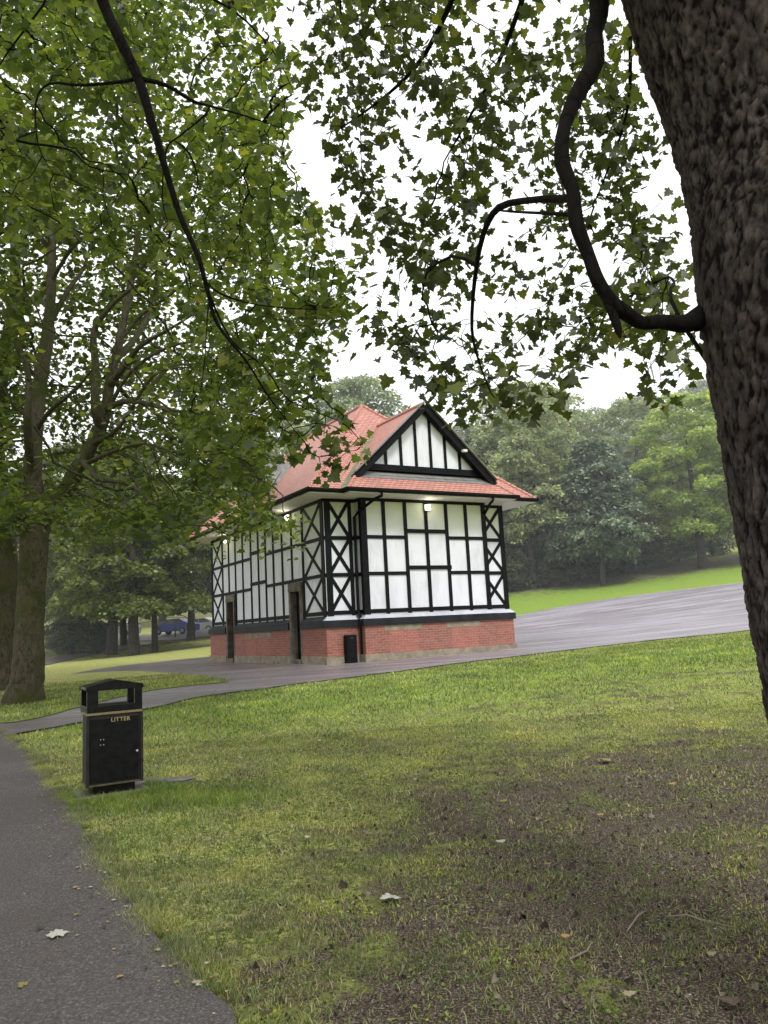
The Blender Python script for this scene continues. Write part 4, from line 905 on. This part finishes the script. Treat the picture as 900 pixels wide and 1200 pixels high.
# gable wall with studs
gv = vb+.17; zb0 = E0+SL*(gv+DD+ob)
b = MB(); b.box(uc-2.45, uc+2.45, gv, gv+.05, zb0-.02, zb0+.15)
hw = (BH-.06-(zb0+.15))/SL
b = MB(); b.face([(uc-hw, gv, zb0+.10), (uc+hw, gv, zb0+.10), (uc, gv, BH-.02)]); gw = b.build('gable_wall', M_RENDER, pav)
b = MB(); b.bar((uc-hw-.12, gv, zb0+.13), (uc+hw+.12, gv, zb0+.13), .20, .10, FN); b.build('tie_beam', M_BLACK, pav, .006)
b = MB()
for k in range(-3, 5):
    u = uc+(k-.5)*.56; top = BH-.1-abs(u-uc)*1.0*SL
    if top-zb0 > .4: b.bar((u, gv, zb0+.2), (u, gv, top), .10, .03, FN)
b.build('gable_stud', M_BLACK, pav)
for s_ in (-1, 1):
    b = MB(); foot = (uc+s_*(uc-ugl+.06), vb-.05, GB-.04+.02); b.bar((foot[0], vb-.045, foot[2]-.10), (uc, vb-.045, BH-.085), .235, .07, FN)
    o_ = b.build('bargeboard', M_BLACK, pav, .008)
    b = MB(); b.bar((foot[0]-s_*.02, vb+.10, foot[2]-.09), (uc-s_*.02, vb+.10, BH-.11), .2, .14, FN); b.build('rafter_board', M_BLACK, pav)
    b = MB(); b.bar((foot[0]+s_*.02, vb-.13, foot[2]+.065), (uc, vb-.13, BH+.055), .14, .035, (0, 0, 1)) ; b.build('verge_tile', M_LEADD, pav)
b = MB(); b.box(uc-hw-.3, uc+hw+.3, vb-.02, gv+.0, zf+.012, zf+.03); b.hexa([(ugl+.1, vb-.12, zf-.10), (ugr-.1, vb-.12, zf-.10), (ugr-.1, gv, zf+.10), (ugl+.1, gv, zf+.10), (ugl+.1, vb-.12, zf-.085), (ugr-.1, vb-.12, zf-.085), (ugr-.1, gv, zf+.16), (ugl+.1, gv, zf+.16)]); b.build('gable_flashing', M_LEADD, pav)
# ridge, hip and valley pieces
def capline(p, q, r_, m_, name='ridge_tiles', par=None):
    n = max(2, int((Vector(q)-Vector(p)).length/.45)); b = MB(); pts = [Vector(p).lerp(Vector(q), i/n) for i in range(n+1)]
    for i in range(n):
        b.tube([pts[i], pts[i]+(pts[i+1]-pts[i])*1.02], [r_, r_*1.08], 8)
    return b.build(name, m_, par or pav)
capline(PK, PB, .085, M_ROOF); capline(AP, (uc, vm, BH), .075, M_ROOF)
capline(FL, PK, .06, M_ROOF, 'hip_tiles'); capline(FR, PK, .06, M_ROOF, 'hip_tiles'); capline(BL_, PB, .06, M_ROOF, 'hip_tiles'); capline(BR_, PB, .06, M_ROOF, 'hip_tiles'); capline(cl_, gl, .045, M_ROOF, 'hip_tiles'); capline(cr_, gr, .045, M_ROOF, 'hip_tiles')
for a_, c_ in ((VL, PV), (VR, PV)):
    b = MB(); p = Vector(a_); q = Vector(c_); s_ = 1 if a_ is VL else -1
    n1 = Vector((-s_*.11, 0, .028)); n2 = Vector((0, -.11, .028)); up_ = Vector((0, 0, .02))
    b.face([p+up_, p+Vector((s_*.10, 0, SL*.10+.012)), q+Vector((s_*.10*0, 0, .012)), q+up_]); b.face([p+Vector((-s_*.02, .10, SL*.10+.012)), p+up_, q+up_, q+Vector((-s_*.0, .0, .012))])
    b.bar(p+up_*1.0, p.lerp(q, .78)+up_*1.0, .17, .02, (s_*-.5, -.5, 1)); b.build('valley', M_MOSS if s_ > 0 else M_LEADD, pav)
# security light on the bargeboard
b = MB(); b.box(uc+1.30, uc+1.46, vb-.24, vb-.115, BH-1.52, BH-1.44); b.build('floodlight', M_WHITE, pav, .01)
# small gable on the long side
vc = 5.37; hs = 1.35; gu = -.02; z0 = E0+SL*(gu+OV); top = z0+hs*1.02; ur = (top-E0)/SL-OV
b = MB(); b.face([(gu-.15, vc-hs-.12, z0-.1), (gu-.15, vc, top+.03), (ur, vc, top+.03), (gu, vc-hs-.12, z0-.1)]); b.face([(gu-.15, vc, top+.03), (gu-.15, vc+hs+.12, z0-.1), (gu, vc+hs+.12, z0-.1), (ur, vc, top+.03)]); b.build('side_gable_roof', M_LEADD, pav)
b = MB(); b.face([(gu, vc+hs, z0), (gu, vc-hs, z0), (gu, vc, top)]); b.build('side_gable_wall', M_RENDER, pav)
b = MB()
for s_ in (-1, 1): b.bar((gu-.1, vc+s_*(hs+.12), z0-.17), (gu-.1, vc, top-.06), .22, .06+.003*s_, LN)
b.bar((gu, vc-hs, z0+.06), (gu, vc+hs, z0+.06), .2, .08, LN)
for k in (-1, 0, 1): b.bar((gu, vc+k*.5, z0+.1), (gu, vc+k*.5, top-.1-abs(k)*.55), .09, .03, LN)
b.build('side_bargeboard', M_BLACK, pav)
# downpipes
for s_, u in ((1, WX-.09), (-1, WX+WB+.10)):
    g = u+s_*.38 if s_ > 0 else u-.33
    b = MB(); b.tube([(g, -DD-ob-.02, EV-.05), (g, -DD-ob-.02, EV-.16), (g-(g-u)*.25, -DD-.55, EV-.22), (u+(g-u)*.15, -.28, EV-.52), (u, -.12, EV-.66), (u, -.12, 1.5), (u, -.24, 1.3), (u, -.25, .05)], .045, 10)
    for z in (1.45, 2.6, 3.7): b.tube([(u, -.12, z), (u, -.12, z+.09)], .058, 10)
    b.build('downpipe', M_BLACK, pav, smooth=False)
# meter box by the corner
b = MB(); b.box(.43, .77, -.33, -.136, .0, .83); mbx = b.build('meter_box', M_BLACK, pav, .012); b = MB(); b.box(.455, .745, -.342, -.33, .05, .79); b.build('meter_door', M_BLACK, mbx, .004)
b = MB(); b.tube([(.60, -.352, .74), (.60, -.342, .74)], .012, 8); b.build('lock', M_LEADD, mbx)
# ------------------------------------------------------------------ litter bin
bl = ground(104, 940); brt = ground(166, 933); ctr = (bl+brt)/2; fwid = np.linalg.norm(brt[:2]-bl[:2]); rz = math.atan2(brt[1]-bl[1], brt[0]-bl[0]); print('bin', bl, brt, fwid, math.degrees(rz))
rz = math.radians(30); BW = .545; BD = .40; print('binw', fwid)
bp = np.array([(bl[0]+brt[0])/2, (bl[1]+brt[1])/2]); dv = np.array([-math.sin(rz), math.cos(rz)]); bc = bp+dv*BD/2
bn = empty('litter_bin', (bc[0], bc[1], gz(*bc)+.052), rz); bn.scale = (.93, .93, .89); tag(bn, 'black metal litter bin with peaked hood and gold band on the grass verge', 'litter bin')
h0 = BW/2; d0 = BD/2
def taper(mb, z0, z1, hx0, hy0, hx1, hy1):
    return mb.hexa([(-hx0, -hy0, z0), (hx0, -hy0, z0), (hx0, hy0, z0), (-hx0, hy0, z0), (-hx1, -hy1, z1), (hx1, -hy1, z1), (hx1, hy1, z1), (-hx1, hy1, z1)])
b = MB(); taper(b, .09, .835, h0-.012, d0-.012, h0-.012, d0-.012); b.build('body', M_BINS, bn, .006)
b = MB(); b.hexa([(-h0+.025, -d0-.004, .13), (h0-.03, -d0-.004, .13), (h0-.03, -d0+.02, .13), (-h0+.025, -d0+.02, .13), (-h0+.025, -d0-.004, .80), (h0-.03, -d0-.004, .80), (h0-.03, -d0+.02, .80), (-h0+.025, -d0+.02, .80)]); dp = b.build('door_panel', M_BINB, bn, .006)
for sx_ in (-1, 1): MB().box(sx_*h0-.014, sx_*h0+.014, -d0-.008, -d0+.03, .09, .835).build('corner_trim', M_BINS, bn, .004)
b = MB(); taper(b, .835, .862, h0+.004, d0+.004, h0+.004, d0+.004); b.build('gold_band', M_GOLD, bn, .003)
b = MB(); taper(b, .092, .108, h0+.006, d0+.006, h0+.006, d0+.006); b.build('lower_band', M_DULL, bn, .003)
b = MB(); taper(b, .862, .93, h0+.008, d0+.008, h0+.008, d0+.008); b.build('rim', M_BINB, bn, .004)
b = MB()
pw = .085
for sx_ in (-1, 1):
    for sy_ in (-1, 1):
        x1 = sx_*(h0+.006); y1 = sy_*(d0+.006); MB().box(x1-sx_*pw*(1.3 if sx_ < 0 else .9), x1, y1-sy_*.05, y1, .93, 1.10).build('hood_post', M_BINB, bn, .003)
b = MB(); x = h0+.013; y = d0+.013; z1, z2, z3 = 1.10, 1.135, 1.195
pf = [(-x, z1), (x, z1), (x, z2), (0, z3), (-x, z2)]
b.face([(q[0], -y, q[1]) for q in pf]); b.face([(q[0], y, q[1]) for q in pf[::-1]])
for i in range(5): p, q = pf[i], pf[(i+1) % 5]; b.face([(p[0], -y, p[1]), (p[0], y, p[1]), (q[0], y, q[1]), (q[0], -y, q[1])][::-1])
b.build('hood', M_BINB, bn, .006)
b = MB(); b.box(-h0+.06, h0-.06, -d0+.06, d0-.06, -.03, .09); b.build('foot', M_BINB, bn)
b = MB()
for x_ in (-.105, -.075):
    for z_ in (.52, .575): MB().tube([(x_-.04, -d0-.012, z_), (x_-.04, -d0-.003, z_)], .0055, 8).build('rivet', M_LEAD, bn)
MB().tube([(h0-.05, -d0-.014, .42), (h0-.05, -d0-.003, .42)], .012, 8).build('keyhole', M_LEAD, bn)
fc = bpy.data.curves.new('lettering', 'FONT'); fc.body = 'LITTER'; fc.size = .058; fc.extrude = .0012; fc.align_x = 'CENTER'; fc.space_character = 1.12; fc.offset = .0012
ft = bpy.data.objects.new('lettering', fc); C.objects.link(ft); bpy.context.view_layer.update()
me = bpy.data.meshes.new_from_object(ft.evaluated_get(bpy.context.evaluated_depsgraph_get())); bpy.data.objects.remove(ft)
me.materials.clear(); me.materials.append(M_GLETT); lt = link_mesh('lettering', me, bn); lt.location = (.055, -d0-.006, .755); lt.rotation_euler = (math.pi/2, 0, 0)
# concrete base and slab
ro = Matrix.Rotation(rz, 4, 'Z')
b = MB(); b.box(-h0-.06, h0+.06, -d0-.05, d0+.05, -.14, .0); o = b.build('concrete_plinth', M_STONED, None, .008); o.location = (bc[0], bc[1], gz(*bc)+.050); o.rotation_euler = (0, 0, rz); tag(o, 'low grey concrete plinth under the litter bin', 'plinth')
sc_ = ground(205, 915); b = MB(); b.face([(-.40, -.13, .012), (.12, -.15, .010), (.22, .0, .012), (.12, .11, .012), (-.4, .14, .012)]); b.face([(-.42, -.16, .012), (-.42, -.16, -.05), (.30, -.19, -.05), (.30, -.19, .010)])
o = b.build('paving_slab', M_CONC); o.location = (sc_[0], sc_[1], sc_[2]+.010); o.rotation_euler = (0, 0, .1); tag(o, 'worn concrete slab set flush in the grass right of the bin', 'slab')
r = np.random.default_rng(91); n = 5200; a_ = r.uniform(-.42, .62, n); q_ = -r.gamma(2.0, .055, n)-BD/2-.04; k_ = r.uniform(0, 1, n) < .3; q_ = np.where(k_, r.uniform(-.3, .25, n), q_); a_ = np.where(k_, np.where(r.uniform(0, 1, n) < .5, -.36-r.gamma(2, .04, n), .36+r.gamma(2, .04, n)), a_)
x = bc[0]+a_*math.cos(rz)-q_*math.sin(rz); y = bc[1]+a_*math.sin(rz)+q_*math.cos(rz); kk = ~inpoly(x, y, path_poly); x, y = x[kk], y[kk]; n = len(x); z = gz(x, y); hh = r.uniform(.03, .10, n); an = r.uniform(0, 6.28, n); la = r.uniform(0, 6.28, n); w_ = .007
V_ = np.empty((n, 3, 3)); V_[:, 0] = np.c_[x-np.cos(an)*w_/2, y-np.sin(an)*w_/2, z]; V_[:, 1] = np.c_[x+np.cos(an)*w_/2, y+np.sin(an)*w_/2, z]; V_[:, 2] = np.c_[x+np.cos(la)*hh*.6, y+np.sin(la)*hh*.6, z+hh]
o = np_mesh('bin_grass', V_.reshape(-1, 3), np.arange(n*3).reshape(-1, 3), M_LUSH); tag(o, 'taller uncut grass growing against the foot of the litter bin', 'grass', kind='stuff')
# soil crumbs
n = 30000; y = np.sqrt(r.uniform(2.3**2, 9.5**2, n)); x = r.uniform(-.2, .56, n)*y; d_, l_ = masks(x, y); nn = np.array([noise.noise(Vector((a*1.7, b_*1.7, 0))) for a, b_ in zip(x, y)]); kk = (r.uniform(0, 1, n) < d_*.8+nn*.6) & ~inpoly(x, y, path_poly); x, y = x[kk], y[kk]; n = len(x); z = gz(x, y)
sz_ = r.gamma(2, .0028, n)+.002; T4 = np.array([(1, 0, -.5), (-.6, .9, -.5), (-.6, -.8, -.5), (.1, .1, .9), (-.1, .5, .6)]); V_ = np.c_[x, y, z][:, None]+sz_[:, None, None]*(T4[None]+r.normal(0, .3, (n, 5, 3)))
F4 = np.array([(0, 1, 4), (0, 4, 3), (1, 2, 4), (2, 3, 4), (2, 0, 3)]); o = np_mesh('soil_crumbs', V_.reshape(-1, 3), (np.arange(n)[:, None, None]*5+F4[None]).reshape(-1, 3), m_flat('crumbs', [(.045, .033, .026), (.08, .06, .046), (.03, .022, .017), (.15, .12, .09), (.055, .042, .033), (.24, .20, .16)])); tag(o, 'loose crumbs of earth on the bare patch', 'soil', kind='stuff')
# ------------------------------------------------------------------ parked cars
def car(name, loc, rz, paint, label):
    root = empty(name, loc, rz); tag(root, label, 'car', 'cars parked beyond the trees')
    prof = [(-2.05, .28), (2.05, .28), (2.12, .55), (2.0, .80), (1.15, .93), (.45, 1.38), (-.9, 1.44), (-1.75, 1.0), (-2.1, .9)]
    b = MB(); hw_ = .85
    b.face([(x, -hw_, z) for x, z in prof]); b.face([(x, hw_, z) for x, z in prof[::-1]])
    for i in range(len(prof)):
        p, q = prof[i], prof[(i+1) % len(prof)]; b.face([(p[0], -hw_, p[1]), (p[0], hw_, p[1]), (q[0], hw_, q[1]), (q[0], -hw_, q[1])])
    b.build('body', paint, root, .05)
    for s_ in (-1, 1):
        y_ = s_*(hw_+.004); b = MB(); b.face([(1.0, y_, .95), (.42, y_, 1.30), (-.2, y_, 1.34), (-.2, y_, .95)]); b.face([(-.28, y_, .95), (-.28, y_, 1.34), (-.88, y_, 1.36), (-1.5, y_, 1.0)]); b.build('side_window', M_GLASS, root)
    for x_ in (-1.3, 1.35):
        for s_ in (-1, 1):
            b = MB(); b.tube([(x_, s_*.70, .32), (x_, s_*.88, .32)], .32, 18); w_ = b.build('wheel', M_TYRE, root); b = MB(); b.tube([(x_, s_*.86, .32), (x_, s_*.89, .32)], .19, 12); b.build('rim', M_LEAD, w_)
    b = MB(); b.hexa([(.52, -.7, 1.36), (1.12, -.75, .96), (1.12, .75, .96), (.52, .7, 1.36), (.53, -.7, 1.38), (1.14, -.75, .975), (1.14, .75, .975), (.53, .7, 1.38)]); b.build('windscreen', M_GLASS, root)
    for s_ in (-1, 1): b = MB(); b.box(2.03, 2.10, s_*.5, s_*.78, .62, .76); b.build('headlight', M_WHITE, root)
M_GLASS = m_mottled('car_glass', (.03, .035, .04), (.05, .055, .06), 1, .1, .6)
M_TYRE = m_mottled('tyre', (.01, .01, .01), (.02, .02, .02), 6, .8)
M_BLUE = m_mottled('blue_car_paint', (.02, .05, .42), (.03, .07, .5), 1, .25, .6); M_SILV = m_mottled('pale_car_paint', (.45, .46, .48), (.6, .6, .62), 1, .3, .6)
q = ground(206, 744, ymin=40); print('car', q); car('parked_car', q+np.array([0, 0, .05]), math.radians(160), M_BLUE, 'bright blue car parked beyond the dark trunk at far left')
car('parked_car', q+np.array([1.0, 5.5, .15]), math.radians(165), M_SILV, 'pale silver car parked behind the blue car')
car('parked_car', q+np.array([-6.0, 1.5, .1]), math.radians(170), M_SILV, 'pale car left of the blue car, mostly behind tree trunks')
q = ground(205.5, 747, ymin=30); b = MB(); b.tube([(0, 0, -.1), (0, 0, .9)], [.07, .055], 8); o = b.build('wooden_post', M_BARKF); o.location = q; tag(o, 'short dark post standing on the verge in front of the blue car', 'post')
# ------------------------------------------------------------------ fallen leaves, twigs
def litter(n, fn, size, seed, name, label, material, kind='maple_lo'):
    r = np.random.default_rng(seed); P = fn(r, n); z = gz(P[:, 0], P[:, 1])+.045; P = np.c_[P, z]
    V, Fc = scatter(P, kind, size, seed, droop=0, tilt=.35, stalk=0)
    V = V.reshape(len(P), -1, 3); V[:, :, 2] = z[:, None]+abs(V[:, :, 2]-z[:, None])*.35; o = np_mesh(name, V.reshape(-1, 3), Fc, material); tag(o, label, 'leaf litter', kind='stuff')
M_FALL = m_flat('fallen_leaf', [(.30, .26, .16), (.14, .09, .045), (.42, .38, .30), (.22, .20, .06), (.07, .05, .035), (.34, .22, .08)])
M_PALE = m_flat('pale_fallen_leaf', [(.36, .36, .30), (.42, .42, .36)])
M_SCRAP = m_flat('light_speck', [(.5, .48, .42), (.32, .28, .2), (.2, .17, .12), (.6, .58, .52)])
def fn_lawn(r, n): y = np.sqrt(r.uniform(2.3**2, 21**2, n)); return np.c_[r.uniform(-.55, .55, n)*y, y]
def fn_edge(r, n):
    k = r.integers(0, 199, n); return A_[k]+np.c_[r.normal(-.06, .13, n), r.normal(0, .1, n)]
def fn_front(r, n):
    a = r.uniform(0, 1, n); u = r.uniform(-4.5, 6, n); v = -r.gamma(2, .9, n)-.2; k = r.uniform(0, 1, n) < .45; u2 = -r.gamma(2, .8, n)-.2; v2 = r.uniform(0, 11, n); u = np.where(k, u2, u); v = np.where(k, v2, v)
    c, s = math.cos(YAW), math.sin(YAW); return np.c_[-1.815+u*c-v*s, 23.093+u*s+v*c]
litter(420, fn_lawn, .035, 71, 'leaf_litter', 'small dry leaf scraps scattered over lawn and path', M_FALL)
litter(420, fn_edge, .022, 74, 'edge_litter', 'leaf scraps and grit gathered along the path edge', M_FALL)
litter(150, fn_lawn, .055, 75, 'dead_leaves', 'curled brown and yellow fallen leaves on the lawn', M_FALL)
litter(2600, fn_lawn, .012, 72, 'leaf_specks', 'tiny pale specks of leaf and seed on lawn and path', M_SCRAP, 'rhomb')
litter(420, fn_front, .055, 73, 'drive_litter', 'pale fallen leaves on the tarmac around the pavilion', M_SCRAP)
def single(px_, py_, size, name, label, material, rz=0, kind='maple', cat='leaf', lift=.012, curl=2.2):
    q = ground(px_, py_); T_, Fc = leaf_template(kind, .35); V = T_*size; V[:, 1] -= size*.8
    V[:, 2] = abs(T_[:, 0])*size*.05*curl+T_[:, 1]*size*.05+.004*np.sin(T_[:, 0]*9+T_[:, 1]*5)
    o = np_mesh(name, V, Fc, material, smooth=True); o.location = (q[0], q[1], q[2]+lift+(.036 if inpoly(q[0:1], q[1:2], path_poly)[0] else .01)); o.rotation_euler = (.05, .08, rz); tag(o, label, cat); return o
single(66, 1106, .085, 'fallen_leaf', 'large pale fallen leaf lying on the asphalt path near the bottom left', M_PALE, .5)
single(456, 1058, .11, 'fallen_leaf', 'curled grey white leaf on the dark lawn at bottom centre', M_PALE, 2.1)
single(708, 894, .14, 'fallen_leaf', 'pale yellow leaf lying on bare soil near the right trunk', M_FALL, 1.1)
M_BROWN = m_mottled('dead_leaf', (.07, .045, .03), (.16, .11, .07), 30)
single(858, 1182, .085, 'fallen_leaf', 'brown curled leaf in the bottom right corner', M_BROWN, 2.9)
single(168, 1082, .035, 'fallen_leaf', 'small orange leaf on the grass edge of the path', M_FALL, 0)
single(25, 1168, .04, 'fallen_leaf', 'small rusty leaf at the bottom of the path', M_FALL, 1)
for pts, lab in (([(782, 1078), (805, 1077), (830, 1084), (862, 1092)], 'thin pale twig lying on the bare soil at the lower right'), ([(735, 1095), (748, 1078), (755, 1072)], 'short pale twig left of the long twig'), ([(668, 1128), (688, 1120), (694, 1108)], 'small dark twig on the soil at bottom centre right')):
    P = [ground(*p) for p in pts]; b = MB(); b.tube([(q[0]-P[0][0], q[1]-P[0][1], q[2]-P[0][2]+.014+.006*(i % 2)) for i, q in enumerate(P)], [.004, .0045, .004, .002][:len(P)], 6)
    o = b.build('twig', m_mottled('twig_bark', (.16, .13, .09), (.30, .26, .2), 20)); o.location = P[0]; tag(o, lab, 'twig')
# ------------------------------------------------------------------ haze over the far slope
M_HZ = bpy.data.materials.new('haze'); M_HZ.use_nodes = True; nt = M_HZ.node_tree; nt.nodes.clear(); o_ = nt.nodes.new('ShaderNodeOutputMaterial'); vs_ = nt.nodes.new('ShaderNodeVolumeScatter')
vs_.inputs['Density'].default_value = .0032; vs_.inputs['Color'].default_value = (.95, .97, 1, 1); nt.links.new(vs_.outputs[0], o_.inputs['Volume'])
b = MB(); b.box(-130, 140, 36, 230, -5, 42); o = b.build('haze', M_HZ); o['kind'] = 'structure'
# ------------------------------------------------------------------ light
w = bpy.data.worlds.new('World'); bpy.context.scene.world = w; w.use_nodes = True; nt = w.node_tree; bg = nt.nodes['Background']
sky = nt.nodes.new('ShaderNodeTexSky'); sky.sky_type = 'NISHITA'; sky.sun_disc = False; sky.sun_elevation = math.radians(52); sky.sun_rotation = math.radians(200)
tc = nt.nodes.new('ShaderNodeTexCoord'); cl1 = noi(nt, tc.outputs['Generated'], 1.6, 5, .6)
cloud = ramp(nt, cl1, [(.3, (11.2, 11.4, 11.9)), (.7, (13.6, 13.7, 13.9))])
link(nt, mix(nt, .93, sky.outputs[0], cloud), bg.inputs['Color']); bg.inputs['Strength'].default_value = .13
sl = bpy.data.lights.new('sun', 'SUN'); sl.energy = 2.5; sl.angle = math.radians(14); sl.color = (1, .97, .92); so = bpy.data.objects.new('sun', sl); C.objects.link(so)
so.rotation_euler = (math.radians(38), 0, math.radians(200-180+0)); 
sc = bpy.context.scene; sc.view_settings.view_transform = 'Standard'; sc.view_settings.look = 'None'; sc.view_settings.exposure = 0
sc.cycles.max_bounces = 6; sc.cycles.transparent_max_bounces = 4; sc.cycles.diffuse_bounces = 4
print('objects', len(bpy.data.objects), 'tris', sum(len(m_.polygons) for m_ in bpy.data.meshes))
